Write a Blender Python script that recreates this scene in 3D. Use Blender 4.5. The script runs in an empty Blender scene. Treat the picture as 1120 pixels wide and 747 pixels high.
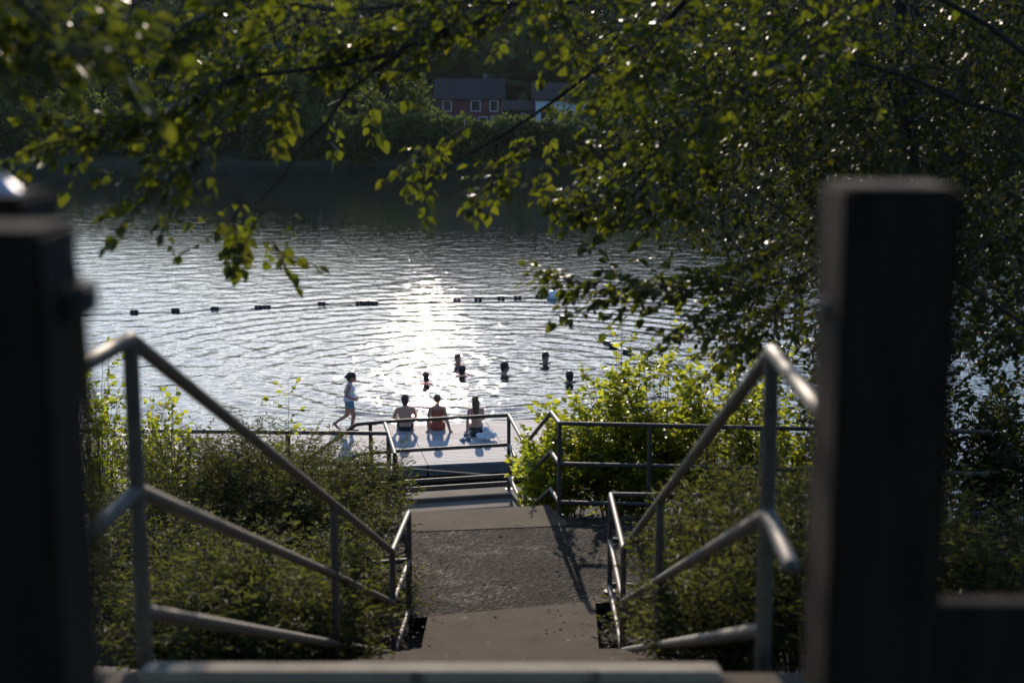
import bpy, bmesh, math, random
import numpy as np
from mathutils import Vector, Matrix, noise
R = math.radians
random.seed(7); rng = np.random.default_rng(7)
S = bpy.context.scene
COL = S.collection
ZC = 9.45                      # camera height over the water
PITCH = math.atan(273.5/1556)
CP, SP = math.cos(PITCH), math.sin(PITCH)

# a point of the place from a sight line and its distance Y (or its height z)
def at(u, v, Y=None, z=None):
    a, b = (u-560)/1556, (373.5-v)/1556
    d = Vector((a, CP + b*SP, -SP + b*CP))
    t = (Y/d.y) if Y is not None else (z-ZC)/d.z
    return Vector((0, 0, ZC)) + d*t

# ------------------------------------------------------------------ materials
def nt(name):
    m = bpy.data.materials.new(name); m.use_nodes = True
    t = m.node_tree; b = t.nodes['Principled BSDF']
    return m, t, b
def N(t, kind, **kw):
    n = t.nodes.new(kind)
    for k, v in kw.items():
        if k in n.inputs: n.inputs[k].default_value = v
        else: setattr(n, k, v)
    return n
def ramp(t, fac, stops):
    r = t.nodes.new('ShaderNodeValToRGB')
    e = r.color_ramp.elements
    while len(e) < len(stops): e.new(.5)
    for i, (p, c) in enumerate(stops):
        e[i].position = p; e[i].color = (*c, 1)
    t.links.new(fac, r.inputs[0]); return r
def surf(name, c1, c2, scale=5, rough=.8, metal=0, bump=.0, bscale=None, detail=6, spec=.5, spots=None, stretch=None, bdist=.01):
    m, t, b = nt(name)
    tc = N(t, 'ShaderNodeTexCoord'); src = tc.outputs['Object']
    if stretch:
        mp = N(t, 'ShaderNodeMapping'); mp.inputs['Scale'].default_value = stretch
        t.links.new(src, mp.inputs[0]); src = mp.outputs[0]
    n1 = N(t, 'ShaderNodeTexNoise', Scale=scale, Detail=detail, Roughness=.6)
    t.links.new(src, n1.inputs['Vector'])
    r = ramp(t, n1.outputs['Fac'], [(.3, c1), (.7, c2)])
    out = r.outputs[0]
    if spots:
        v = N(t, 'ShaderNodeTexNoise', Scale=spots[0], Detail=3)
        t.links.new(src, v.inputs['Vector'])
        mr = N(t, 'ShaderNodeMapRange'); mr.inputs[1].default_value = spots[1]; mr.inputs[2].default_value = spots[1]+.08
        t.links.new(v.outputs['Fac'], mr.inputs[0])
        mx = N(t, 'ShaderNodeMix', data_type='RGBA'); mx.inputs[7].default_value = (*spots[2], 1)
        t.links.new(mr.outputs[0], mx.inputs[0]); t.links.new(out, mx.inputs[6]); out = mx.outputs[2]
    t.links.new(out, b.inputs['Base Color'])
    b.inputs['Roughness'].default_value = rough; b.inputs['Metallic'].default_value = metal
    b.inputs['Specular IOR Level'].default_value = spec
    if bump:
        n2 = N(t, 'ShaderNodeTexNoise', Scale=bscale or scale*6, Detail=5)
        t.links.new(src, n2.inputs['Vector'])
        bp = N(t, 'ShaderNodeBump', Strength=bump, Distance=bdist)
        t.links.new(n2.outputs['Fac'], bp.inputs['Height']); t.links.new(bp.outputs[0], b.inputs['Normal'])
    return m
def leafmat(name, dark, light, trans, tmix=.5, rough=.38, spec=.5):
    m, t, b = nt(name)
    g = N(t, 'ShaderNodeNewGeometry')
    r = ramp(t, g.outputs['Random Per Island'], [(0, dark), (1, light)])
    t.links.new(r.outputs[0], b.inputs['Base Color'])
    b.inputs['Roughness'].default_value = rough; b.inputs['Specular IOR Level'].default_value = spec
    tr = N(t, 'ShaderNodeBsdfTranslucent')
    r2 = ramp(t, g.outputs['Random Per Island'], [(0, tuple(x*.6 for x in trans)), (.55, trans), (1, (trans[0]*1.25, trans[1]*1.1, trans[2]))])
    t.links.new(r2.outputs[0], tr.inputs[0])
    mx = N(t, 'ShaderNodeMixShader'); mx.inputs[0].default_value = tmix
    t.links.new(b.outputs[0], mx.inputs[1]); t.links.new(tr.outputs[0], mx.inputs[2])
    t.links.new(mx.outputs[0], t.nodes['Material Output'].inputs[0])
    return m
def plain(name, c, rough=.6, metal=0, spec=.5):
    return surf(name, tuple(x*.85 for x in c), tuple(min(1, x*1.12) for x in c), 9, rough, metal, spec=spec)
M = dict(
    steel=surf('galvanised_steel', (.085,.077,.067), (.155,.143,.125), 14, .58, .35, .15, 60, bdist=.001),
    steeldark=surf('weathered_steel', (.07,.068,.068), (.13,.125,.125), 10, .5, .4, .3, 50, bdist=.002),
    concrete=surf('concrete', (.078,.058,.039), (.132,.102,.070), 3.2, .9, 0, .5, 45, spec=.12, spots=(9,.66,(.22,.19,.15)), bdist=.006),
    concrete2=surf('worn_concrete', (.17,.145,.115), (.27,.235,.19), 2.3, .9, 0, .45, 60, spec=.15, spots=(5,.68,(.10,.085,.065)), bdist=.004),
    aggregate=None,
    kerbstone=surf('kerb_concrete', (.34,.28,.21), (.48,.41,.32), 6, .9, 0, .5, 60, spec=.15, spots=(9,.62,(.16,.14,.115)), bdist=.004),
    soil=surf('soil', (.014,.010,.007), (.04,.03,.02), 9, .95, 0, .9, 22, bdist=.05, spots=(24,.62,(.12,.085,.05))),
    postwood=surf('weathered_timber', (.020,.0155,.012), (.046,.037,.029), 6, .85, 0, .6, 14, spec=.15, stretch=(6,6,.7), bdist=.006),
    plank=surf('grey_decking', (.36,.34,.34), (.48,.46,.465), 2.2, .75, 0, .25, 18, stretch=(.6,6,1), bdist=.002),
    dockframe=surf('dock_timber', (.12,.115,.105), (.2,.19,.175), 3, .7, 0, .3, 20),
    bark=surf('bark', (.022,.018,.014), (.06,.05,.04), 12, .9, 0, .8, 30, stretch=(1,1,.25), bdist=.02),
    black=plain('black_plastic', (.02,.02,.02), .35),
    buoyred=plain('buoy_red_brown', (.08,.03,.025), .4),
    rope=plain('rope', (.12,.10,.07), .8),
    strap=plain('strap', (.13,.10,.03), .8),
    chrome=plain('polished_metal', (.55,.55,.57), .22, .9),
    white=plain('white_plastic', (.75,.75,.75), .4),
    skin=plain('skin', (.46,.27,.19), .5),
    skin2=plain('tanned_skin', (.36,.19,.125), .5),
    hairdark=surf('dark_hair', (.02,.013,.009), (.045,.03,.02), 30, .45, stretch=(3,3,.4)),
    hairbrown=surf('brown_hair', (.07,.04,.022), (.12,.075,.04), 30, .45, stretch=(3,3,.4)),
    shorts=plain('dark_cloth', (.025,.03,.035), .8),
    red=plain('rust_red_cloth', (.34,.085,.05), .75),
    whitecloth=surf('white_cloth', (.62,.62,.64), (.8,.8,.82), 20, .85, 0, .3, 30, bdist=.01),
    bluecloth=plain('blue_cloth', (.10,.22,.30), .75),
    denim=plain('grey_cloth', (.2,.2,.24), .8),
    redwall=surf('red_siding', (.10,.03,.028), (.14,.045,.04), 2, .8, stretch=(1,1,14)),
    whitewall=surf('white_siding', (.5,.56,.62), (.62,.67,.72), 2, .75, stretch=(1,1,14)),
    brownwall=surf('brown_siding', (.08,.065,.05), (.12,.10,.08), 2, .8, stretch=(1,1,14)),
    roof=surf('shingle_roof', (.018,.016,.014), (.035,.031,.028), 4, .85),
    metalroof=plain('metal_roof', (.4,.42,.44), .35, .4),
    greenroof=plain('green_metal_roof', (.03,.16,.11), .4, .1),
    trim=plain('white_trim', (.42,.43,.44), .6),
    glass=plain('window_glass', (.03,.035,.04), .08),
    pole=plain('pole_wood', (.06,.05,.04), .85),
)
# exposed aggregate
def aggregate():
    m, t, b = nt('exposed_aggregate')
    tc = N(t, 'ShaderNodeTexCoord')
    v = N(t, 'ShaderNodeTexVoronoi', Scale=40); t.links.new(tc.outputs['Object'], v.inputs['Vector'])
    sp = N(t, 'ShaderNodeSeparateColor'); t.links.new(v.outputs['Color'], sp.inputs[0])
    r = ramp(t, sp.outputs[0], [(0,(.010,.008,.006)), (.55,(.034,.027,.021)), (1,(.16,.13,.10))])
    n = N(t, 'ShaderNodeTexNoise', Scale=1.6, Detail=4, Roughness=.65); t.links.new(tc.outputs['Object'], n.inputs['Vector'])
    r2 = ramp(t, n.outputs['Fac'], [(.36,(.42,.42,.42)), (.52,(.8,.8,.8)), (.62,(1.9,1.85,1.75))])
    mx = N(t, 'ShaderNodeMix', data_type='RGBA', blend_type='MULTIPLY'); mx.inputs[0].default_value = 1
    t.links.new(r.outputs[0], mx.inputs[6]); t.links.new(r2.outputs[0], mx.inputs[7])
    t.links.new(mx.outputs[2], b.inputs['Base Color'])
    b.inputs['Roughness'].default_value = .9; b.inputs['Specular IOR Level'].default_value = .1
    bp = N(t, 'ShaderNodeBump', Strength=1, Distance=.016); bp.invert = True
    t.links.new(v.outputs['Distance'], bp.inputs['Height']); t.links.new(bp.outputs[0], b.inputs['Normal'])
    return m
M['aggregate'] = aggregate()
def board_tones(m, a, b_):
    t = m.node_tree; b = t.nodes['Principled BSDF']; l = b.inputs['Base Color'].links[0]; src = l.from_socket
    g = N(t, 'ShaderNodeNewGeometry'); r = ramp(t, g.outputs['Random Per Island'], [(0, (a,a,a)), (1, (b_,b_,b_))])
    mx = N(t, 'ShaderNodeMix', data_type='RGBA', blend_type='MULTIPLY'); mx.inputs[0].default_value = 1
    t.links.new(src, mx.inputs[6]); t.links.new(r.outputs[0], mx.inputs[7]); t.links.new(mx.outputs[2], b.inputs['Base Color'])
board_tones(M['plank'], .68, 1.08)
M['leafA'] = leafmat('broad_leaf', (.016,.024,.007), (.038,.052,.012), (.065,.08,.008), .5, rough=.48)
M['leafB'] = leafmat('overhanging_leaf', (.02,.03,.008), (.045,.058,.014), (.155,.19,.013), .5, rough=.42)
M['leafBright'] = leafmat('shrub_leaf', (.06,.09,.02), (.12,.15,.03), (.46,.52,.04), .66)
M['leafWillow'] = leafmat('narrow_leaf', (.026,.036,.012), (.08,.08,.038), (.15,.175,.035), .45, rough=.65, spec=.22)
M['leafFar'] = leafmat('far_leaf', (.035,.055,.018), (.075,.10,.03), (.12,.16,.035), .45, rough=.75, spec=.2)
M['wood'] = surf('forest_floor', (.015,.022,.010), (.045,.06,.025), .08, .95, 0, .9, .35, detail=8, bdist=2.0)
M['needle'] = leafmat('forest_leaf', (.02,.032,.012), (.05,.07,.022), (.03,.045,.01), .25, rough=.8, spec=.1)

# ------------------------------------------------------------------ builders
def link(name, me, mat, parent=None):
    o = bpy.data.objects.new(name, me); COL.objects.link(o)
    if mat and not me.materials: me.materials.append(mat)
    if parent: o.parent = parent
    return o
def tag(o, label=None, cat=None, group=None, kind=None):
    for k, v in (('label',label),('category',cat),('group',group),('kind',kind)):
        if v: o[k] = v
    return o
def empty(name, loc, label, cat, group=None, rz=0):
    o = bpy.data.objects.new(name, None); COL.objects.link(o); o.location = loc; o.rotation_euler.z = rz
    o.empty_display_size = .2
    return tag(o, label, cat, group)
def finish(bm, name, mat, parent=None, smooth=True, origin=None):
    if origin is not None: bmesh.ops.translate(bm, verts=bm.verts, vec=-Vector(origin))
    bmesh.ops.recalc_face_normals(bm, faces=bm.faces)
    me = bpy.data.meshes.new(name); bm.to_mesh(me); bm.free()
    if smooth:
        me.polygons.foreach_set('use_smooth', [True]*len(me.polygons))
        try: me.set_sharp_from_angle(angle=R(35))
        except Exception: pass
    return link(name, me, mat, parent)
def box(bm, x0, x1, y0, y1, z0, z1, mat4=None, bev=0):
    b2 = bmesh.new() if bev else bm
    vs = [b2.verts.new((x, y, z)) for z in (z0, z1) for y in (y0, y1) for x in (x0, x1)]
    for f in ((0,1,3,2),(4,6,7,5),(0,4,5,1),(2,3,7,6),(0,2,6,4),(1,5,7,3)): b2.faces.new([vs[i] for i in f])
    if bev:
        bmesh.ops.recalc_face_normals(b2, faces=b2.faces)
        bmesh.ops.bevel(b2, geom=b2.edges[:], offset=bev, segments=2, affect='EDGES')
        if mat4: bmesh.ops.transform(b2, matrix=mat4, verts=b2.verts)
        me = bpy.data.meshes.new('t'); b2.to_mesh(me); b2.free(); bm.from_mesh(me); bpy.data.meshes.remove(me)
    elif mat4: bmesh.ops.transform(bm, matrix=mat4, verts=vs)
def cyl(bm, p0, p1, r0, r1=None, n=12, caps=True):
    p0, p1 = Vector(p0), Vector(p1); r1 = r0 if r1 is None else r1
    d = (p1-p0); L = d.length
    if L < 1e-6: return
    d.normalize(); a = d.orthogonal().normalized(); b = d.cross(a)
    A, B = [], []
    for i in range(n):
        t = 2*math.pi*i/n; w = a*math.cos(t)+b*math.sin(t)
        A.append(bm.verts.new(p0+w*r0)); B.append(bm.verts.new(p1+w*r1))
    for i in range(n): bm.faces.new((A[i], A[(i+1)%n], B[(i+1)%n], B[i]))
    if caps: bm.faces.new(A[::-1]); bm.faces.new(B)
def ball(bm, c, r, sc=(1,1,1), rot=None, n=12):
    m = Matrix.Translation(Vector(c)) @ (rot.to_4x4() if rot else Matrix()) @ Matrix.Diagonal((*sc, 1))
    bmesh.ops.create_uvsphere(bm, u_segments=n, v_segments=max(6, n*2//3), radius=r, matrix=m)
def pipe(bm, pts, r, n=14):
    for i in range(len(pts)-1): cyl(bm, pts[i], pts[i+1], r, n=n)
    for p in pts[1:-1]: ball(bm, p, r*1.005, n=n)
    for p in (pts[0], pts[-1]): ball(bm, p, r*.98, n=n)
def prism(bm, poly, z0, z1):
    a = [bm.verts.new((p[0], p[1], z0)) for p in poly]; b = [bm.verts.new((p[0], p[1], z1)) for p in poly]
    n = len(poly); bm.faces.new(a[::-1]); bm.faces.new(b)
    for i in range(n): bm.faces.new((a[i], a[(i+1)%n], b[(i+1)%n], b[i]))

# vectorised leaves: positions, axis directions, normals, lengths, width ratio
OV = np.array([(0,0,0), (-.36,.34,.10), (-.24,.74,.06), (0,1.05,-.08), (.24,.74,.06), (.36,.34,.10)])
NA = np.array([(0,0,0), (-.13,.35,.04), (-.10,.7,.03), (0,1.05,-.06), (.10,.7,.03), (.13,.35,.04)])
def leaves(P, D, Nn, L, tmpl, name, mat, parent=None, origin=None):
    P = np.asarray(P, float); D = np.asarray(D, float); Nn = np.asarray(Nn, float); L = np.asarray(L, float)
    if origin is not None: P = P-np.array(origin)
    D /= np.linalg.norm(D, axis=1)[:,None]+1e-9
    X = np.cross(D, Nn); X /= np.linalg.norm(X, axis=1)[:,None]+1e-9
    Z = np.cross(X, D)
    T = tmpl
    V = P[:,None,:] + L[:,None,None]*(T[None,:,0,None]*X[:,None,:] + T[None,:,1,None]*D[:,None,:] + T[None,:,2,None]*Z[:,None,:])
    n = len(P); V = V.reshape(-1,3)
    base = (np.arange(n)*6)[:,None]
    F = np.concatenate([base+np.array([0,3,2,1]), base+np.array([0,5,4,3])], axis=1).reshape(-1)
    me = bpy.data.meshes.new(name)
    me.vertices.add(len(V)); me.vertices.foreach_set('co', V.astype(np.float32).ravel())
    me.loops.add(len(F)); me.loops.foreach_set('vertex_index', F.astype(np.int32))
    nf = 2*n; me.polygons.add(nf); me.polygons.foreach_set('loop_start', (np.arange(nf)*4).astype(np.int32))
    me.polygons.foreach_set('loop_total', np.full(nf, 4, np.int32))
    me.update(calc_edges=True)
    return link(name, me, mat, parent)
class Sticks:                                   # tapered twigs and limbs as one mesh
    def __init__(s): s.V, s.F = [], []
    def seg(s, a, b, r0, r1, n=5):
        a, b = Vector(a), Vector(b); d = b-a
        if d.length < 1e-5: return
        d.normalize(); x = d.orthogonal().normalized(); y = d.cross(x); k = len(s.V)
        for p, r in ((a, r0), (b, r1)):
            for i in range(n):
                t = 2*math.pi*i/n; s.V.append(p+(x*math.cos(t)+y*math.sin(t))*r)
        for i in range(n): s.F.append((k+i, k+(i+1)%n, k+n+(i+1)%n, k+n+i))
    def curve(s, pts, r0, r1, n=5):
        m = len(pts)-1
        for i in range(m): s.seg(pts[i], pts[i+1], r0+(r1-r0)*i/m, r0+(r1-r0)*(i+1)/m, n)
    def build(s, name, mat, parent=None, origin=None):
        me = bpy.data.meshes.new(name)
        o = Vector(origin) if origin is not None else Vector()
        me.from_pydata([tuple(v-o) for v in s.V], [], s.F); me.update()
        me.polygons.foreach_set('use_smooth', [True]*len(me.polygons))
        return link(name, me, mat, parent)
def rvec(): 
    v = Vector((random.gauss(0,1), random.gauss(0,1), random.gauss(0,1))); return v.normalized()

class Foliage:
    def __init__(s): s.P, s.D, s.N, s.L = [], [], [], []
    def add(s, p, d, n, l): s.P.append(tuple(p)); s.D.append(tuple(d)); s.N.append(tuple(n)); s.L.append(l)
    def twig(s, base, d, length, k, size, sticks=None, up=.7, droop=.25, r=.003):
        d = Vector(d).normalized(); p = Vector(base); step = length/k; sg = 1
        pts = [p.copy()]
        for i in range(k):
            d = (d+Vector((0,0,-droop*step*2))+rvec()*.13).normalized(); p = p+d*step; pts.append(p.copy())
            side = d.cross(Vector((0,0,1)))
            side = side.normalized() if side.length > .1 else Vector((1,0,0))
            ld = (d*.65+side*sg+Vector((0,0,-.35))+rvec()*.35).normalized(); sg = -sg
            n = (Vector((0,0,up))+rvec()*.75)
            s.add(p, ld, n, size*random.uniform(.5, 1.2))
        s.add(p, d+Vector((0,0,-.2)), Vector((0,0,up))+rvec()*.6, size*random.uniform(.8, 1.15))
        if sticks: 
            q = pts[::max(1, k//3)]+[pts[-1]]
            sticks.curve(q, r, r*.4, 4)
    def build(s, tmpl, name, mat, parent=None, origin=None):
        return leaves(s.P, s.D, s.N, s.L, tmpl, name, mat, parent, origin)
def children(o): return [c for c in list(bpy.data.objects) if c.parent == o]
def copy_tree(o, kids, loc, rz=0, sc=1, label=None):
    c = o.copy(); COL.objects.link(c); c.location = loc; c.rotation_euler.z = rz
    c.scale = (sc, sc, sc) if not isinstance(sc, tuple) else sc
    if label: c['label'] = label
    for k in kids:
        d = k.copy(); COL.objects.link(d); d.parent = c
    return c

# ------------------------------------------------------------------ levels of the place
ZTOP = ZC-1.70; ZL = ZC-4.64; ZM = ZC-5.60; ZD = .45
def lerp(a, b, t): return a+(b-a)*t
def interp(x, tab):
    if x <= tab[0][0]: return tab[0][1]
    for (a, b), (c, d) in zip(tab, tab[1:]):
        if x <= c: return b+(d-b)*(x-a)/(c-a)
    return tab[-1][1]
GP = [(-40,ZTOP-.1),(3.9,ZTOP-.1),(11.2,ZL-.13),(15.6,ZL-.13),(18,ZM-.2),(20.2,ZM-.35),(24,2.0),(28.5,.1),(31,-.8),(60,-2.5)]
def ground(x, y):
    z = interp(y, GP)
    side = max(0, abs(x+.1)-1.1)
    if y < 30: z += noise.noise(Vector((x*.35, y*.35, 0)))*.28*min(1, side/2)
    if 11.5 < y < 15.5 and x > -1: return min(z, ZL-.1)
    if y > 15.3: z -= min(.5, side*.12)*(1 if x > 0 else .3)
    return z

# near bank
def grid(name, xs, ys, fz, mat, smooth=True):
    V = [(x, y, fz(x, y)) for y in ys for x in xs]; nx = len(xs)
    F = [(j*nx+i, j*nx+i+1, (j+1)*nx+i+1, (j+1)*nx+i) for j in range(len(ys)-1) for i in range(nx-1)]
    me = bpy.data.meshes.new(name); me.from_pydata(V, [], F); me.update()
    if smooth: me.polygons.foreach_set('use_smooth', [True]*len(F))
    return link(name, me, mat)
xs = sorted(set([-400,-200,-100,-60,-40,-30]+[i*.5 for i in range(-48, 49)]+[30,40,60,100,200,400]))
ys = [-60,-30,-15,-8]+[i*.4-4 for i in range(0, 100)]+[40,50,60]
tag(grid('ground', xs, ys, ground, M['soil']), kind='structure')

# ------------------------------------------------------------------ water: one sheet, real waves
def make_water():
    rows = []
    y = 26.0
    while y < 215: rows.append(y); y *= 1.0026
    rows += [230, 300]
    rows = np.array(rows); s = np.linspace(-1, 1, 620)
    wx = np.where(np.abs(s) < .86, s/.86, np.sign(s)*(1+((np.abs(s)-.86)/.14)**2*7))
    Y = rows[:,None]*np.ones_like(s)[None,:]
    X = wx[None,:]*(rows[:,None]*.41+3)
    Z = np.zeros_like(X)
    g = np.random.default_rng(3)
    gust = .5+.5*np.sin(X*.021+Y*.055+1.7*np.sin(Y*.03+X*.01))
    for i in range(70):
        lam = float(np.exp(g.uniform(math.log(.4), math.log(2.6))))
        th = g.normal(0, .8)
        k = 2*math.pi/lam; kx, ky = k*math.sin(th), k*math.cos(th)
        a = .0052*lam**1.0*(g.uniform(.5, 1.3))*.2
        env = .75+.5*np.sin(X*g.uniform(-.1,.1)+Y*g.uniform(-.08,.08)+g.uniform(0,6))
        fade = 1/(1+np.exp((Y*.0026*2.6-lam)*6/lam))      # drop waves the grid cannot hold
        Z += a*env*fade*np.sin(kx*X+ky*Y+g.uniform(0,6.28))
    for (cx, cy, lam, a, r0) in RINGS:
        rr = np.hypot(X-cx, Y-cy)
        Z += a*np.exp(-((rr-r0)/(r0*.55+1))**2)*np.sin(2*math.pi*rr/lam)
    Z *= .45+.75*np.exp(-(np.hypot(X+2, (Y-47))/26)**2)
    me = bpy.data.meshes.new('water')
    V = np.stack([X, Y, Z], -1).reshape(-1,3).astype(np.float32)
    nx = len(s); ny = len(rows)
    me.vertices.add(len(V)); me.vertices.foreach_set('co', V.ravel())
    i = np.arange(nx-1)[None,:]+np.arange(ny-1)[:,None]*nx
    F = np.stack([i, i+1, i+nx+1, i+nx], -1).reshape(-1)
    me.loops.add(len(F)); me.loops.foreach_set('vertex_index', F.astype(np.int32))
    nf = len(F)//4; me.polygons.add(nf); me.polygons.foreach_set('loop_start', (np.arange(nf)*4).astype(np.int32))
    me.polygons.foreach_set('loop_total', np.full(nf, 4, np.int32))
    me.polygons.foreach_set('use_smooth', np.ones(nf, bool)); me.update(calc_edges=True)
    m, t, b = nt('lake_water')
    b.inputs['Base Color'].default_value = (.012,.018,.019,1); b.inputs['Roughness'].default_value = .015
    b.inputs['IOR'].default_value = 1.333
    tc = N(t, 'ShaderNodeTexCoord'); mp = N(t, 'ShaderNodeMapping'); mp.inputs['Scale'].default_value = (.9, 1.35, 1)
    t.links.new(tc.outputs['Object'], mp.inputs[0])
    n1 = N(t, 'ShaderNodeTexNoise', Scale=2.6, Detail=3, Roughness=.5, Distortion=.5); t.links.new(mp.outputs[0], n1.inputs['Vector'])
    bp = N(t, 'ShaderNodeBump', Strength=1, Distance=WBUMP)
    ds = N(t, 'ShaderNodeVectorMath', operation='DISTANCE'); ds.inputs[1].default_value = (-2,45,0); t.links.new(tc.outputs['Object'], ds.inputs[0])
    mr = N(t, 'ShaderNodeMapRange'); mr.inputs[1].default_value = 6; mr.inputs[2].default_value = 60; mr.inputs[3].default_value = 1; mr.inputs[4].default_value = .34
    t.links.new(ds.outputs['Value'], mr.inputs[0]); t.links.new(mr.outputs[0], bp.inputs['Strength'])
    t.links.new(n1.outputs['Fac'], bp.inputs['Height']); t.links.new(bp.outputs[0], b.inputs['Normal'])
    return tag(link('water', me, m), kind='structure')
WBUMP = .024
RINGS = []
for (u, v) in ((466,420),(501,400),(505,411),(552,409),(597,398),(623,418)):
    p = at(u, v, z=0)
    RINGS += [(p.x, p.y, .62, .0045, 1.6), (p.x, p.y, .85, .0035, 5.5)]
c0 = at(530, 402, z=0); RINGS += [(c0.x, c0.y, 1.25, .009, 13), (c0.x-.8, c0.y-1, 1.05, .007, 9)]
make_water()

# ------------------------------------------------------------------ stairs, landings, paths
LX0 = lambda y: lerp(-.90, -1.14, (y-12.1)/2.9)              # left edge of the landing
# rotated frame of the lower flight
def xr(x, y): return x
def far_edge(x): return 15.42+.13*x                              # far edge of landing
def near_edge(x): return 12.32+.22*x
bm = bmesh.new()
prism(bm, [(-.92,near_edge(-.92)), (.72,near_edge(.72)), (1.05,12.55), (6.5,12.2), (6.5,14.9), (.62,14.85), (-1.13,14.62)], ZL-.18, ZL)
tag(finish(bm, 'path', M['aggregate'], smooth=False), kind='structure')
# crack lines are left to the material; concrete strip at the head of the lower flight
st = empty('concrete_stairs', (0,15.2,ZL-.2), 'lower concrete flight stepping down from the gravelly landing towards the dock', 'stairs', 'concrete flights')
bm = bmesh.new()
prism(bm, [(-1.13,14.623), (.62,14.853), (.42,15.62), (-1.24,15.32)], ZL-.25, ZL+.006)
finish(bm, 'top_slab', M['concrete'], st, False, st.location)
for i in range(1, 6):
    bm = bmesh.new(); z = ZL-i*.16
    y0, y1 = (i-1)*.36, i*.36+.03
    prism(bm, [(-1.24-.085*(i-1),15.323+y0), (.42-.08*(i-1),15.623+y0), (.42-.08*i,15.62+y1), (-1.24-.085*i,15.32+y1)], z-.22, z)
    finish(bm, 'step', M['concrete'], st, False, st.location)
# upper flight (its treads fall just under the sight line from the top)
up = empty('concrete_stairs', (0,4,ZTOP-.1), 'upper concrete flight running down between the two long pipe handrails', 'stairs', 'concrete flights')
nst = 18
for i in range(nst-1):
    z = ZTOP-.09-(i+1)*(ZTOP-.09-ZL)/nst; y = 4.06+i*.409; xo = .018*i
    bm = bmesh.new(); box(bm, -1.02+xo*.7, .76+xo*.55, y, y+.42, z-.25, z, bev=.006)
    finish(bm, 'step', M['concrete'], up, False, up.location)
bm = bmesh.new()
a, b_, c, d = at(458,722,z=ZL), at(655,722,z=ZL), at(651,659,z=ZL), at(468,676,z=ZL)
prism(bm, [(a.x,a.y-.15), (b_.x,b_.y-.15), (c.x,c.y), (d.x,d.y)], ZL-.2, ZL+.02)
finish(bm, 'bottom_slab', M['concrete'], up, False, up.location)
# lower landing with its stepped inner slab
bm = bmesh.new()
def rot12(p, o=(-.05,19.75), a=R(12.5)):
    x, y = p; return (o[0]+x*math.cos(a)-y*math.sin(a), o[1]+x*math.sin(a)+y*math.cos(a))
prism(bm, [rot12(p) for p in ((-3.2,.06),(.42,.06),(.42,-2.1),(-.02,-2.1),(-.02,-.32),(-3.2,-.32))], ZM-.3, ZM)
prism(bm, [rot12(p) for p in ((-3.2,-.323),(-.023,-.323),(-.023,-2.3),(-3.2,-2.3))], ZM-.32, ZM-.05)
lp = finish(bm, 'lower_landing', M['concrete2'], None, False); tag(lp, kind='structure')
# top landing and its kerb
bm = bmesh.new(); box(bm, -3.2, 3.2, -6, 4.04, ZTOP-.25, ZTOP-.02)
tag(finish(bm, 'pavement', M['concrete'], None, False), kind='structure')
bm = bmesh.new(); box(bm, -1.1, .62, 3.945, 4.035, ZTOP-.022, ZTOP+.02, bev=.01)
tag(finish(bm, 'kerb', M['kerbstone']), 'pale worn concrete kerb across the head of the stairs', 'kerb')

# ------------------------------------------------------------------ pipe railings
def railing(name, label, cat, group, rails, posts, r=.024, mat='steel', rp=None):
    o = empty(name, (posts[0][0][0], posts[0][0][1], posts[0][1]), label, cat, group)
    for nm, pts in rails:
        bm = bmesh.new(); pipe(bm, [Vector(p) for p in pts], r); finish(bm, nm, M[mat], o, True, o.location)
    for (p, z0) in posts:
        bm = bmesh.new(); cyl(bm, (p[0], p[1], z0), (p[0], p[1], p[2]-.001), rp or r, n=14)
        cyl(bm, (p[0], p[1], z0-.002), (p[0], p[1], z0+.014), r*2.2, n=16)
        finish(bm, 'post', M[mat], o, True, o.location)
    return o
H, HM, HB = .886, .52, 0
def dz(p, d): return (p[0], p[1], p[2]+d)
def drop(pts, d): return [dz(p, -d) for p in pts]
# right upper handrail
n1 = (.80,4.30,ZC-.788); n2 = (.862,8.0,ZC-2.337); n3 = (.915,11.2,ZC-3.693)
e0 = (.765,3.35,ZC-.788); e3 = tuple(at(668,541,z=ZC-3.693)); e4 = (e3[0]+2.3, e3[1]-.12, e3[2])
railing('handrail', 'long grey pipe handrail sloping down the right side of the stairs', 'handrail', 'stair handrails',
    [('top_rail', [e0, n1, n3, e3, e4]),
     ('middle_rail', [dz(n1,-.52), dz(n3,-.455), dz(e3,-.44), dz(e4,-.44)]),
     ('middle_rail', [(.775,3.78,ZC-1.30), dz(n1,-.512)]),
     ('bottom_rail', [dz(n1,-.90), dz(n3,-.88), dz(e3,-.88), dz(e4,-.88)])],
    [(n1, ZTOP-.18), (n2, ZC-3.46), (n3, ZL-.06), (e3, ZL), ((e3[0]+1.9, e3[1]-.1, e3[2]), ZL)])
m1 = (-1.150,4.22,ZC-.735); m2 = (-1.052,8.1,ZC-2.396); m3 = (-.975,11.13,ZC-3.693)
g0 = (-1.20,3.2,ZC-.735); g3 = tuple(at(447,561,z=ZC-3.693))
railing('handrail', 'long grey pipe handrail sloping down the left side of the stairs through the shrubs', 'handrail', 'stair handrails',
    [('top_rail', [g0, m1, m3, g3]),
     ('middle_rail', [(-1.19,3.6,ZC-1.225), dz(m1,-.47), dz(m2,-.44), dz(m3,-.44), dz(g3,-.44), (g3[0]-.45, g3[1]-.11, g3[2]-.44)]),
     ('bottom_rail', [dz(m1,-.86), dz(m3,-.88), dz(g3,-.88), (g3[0]-.45, g3[1]-.11, g3[2]-.88)])],
    [(m1, ZTOP-.18), (m2, ZC-3.46), (m3, ZL-.06), (g3, ZL-.05)], mat='steel')
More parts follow.
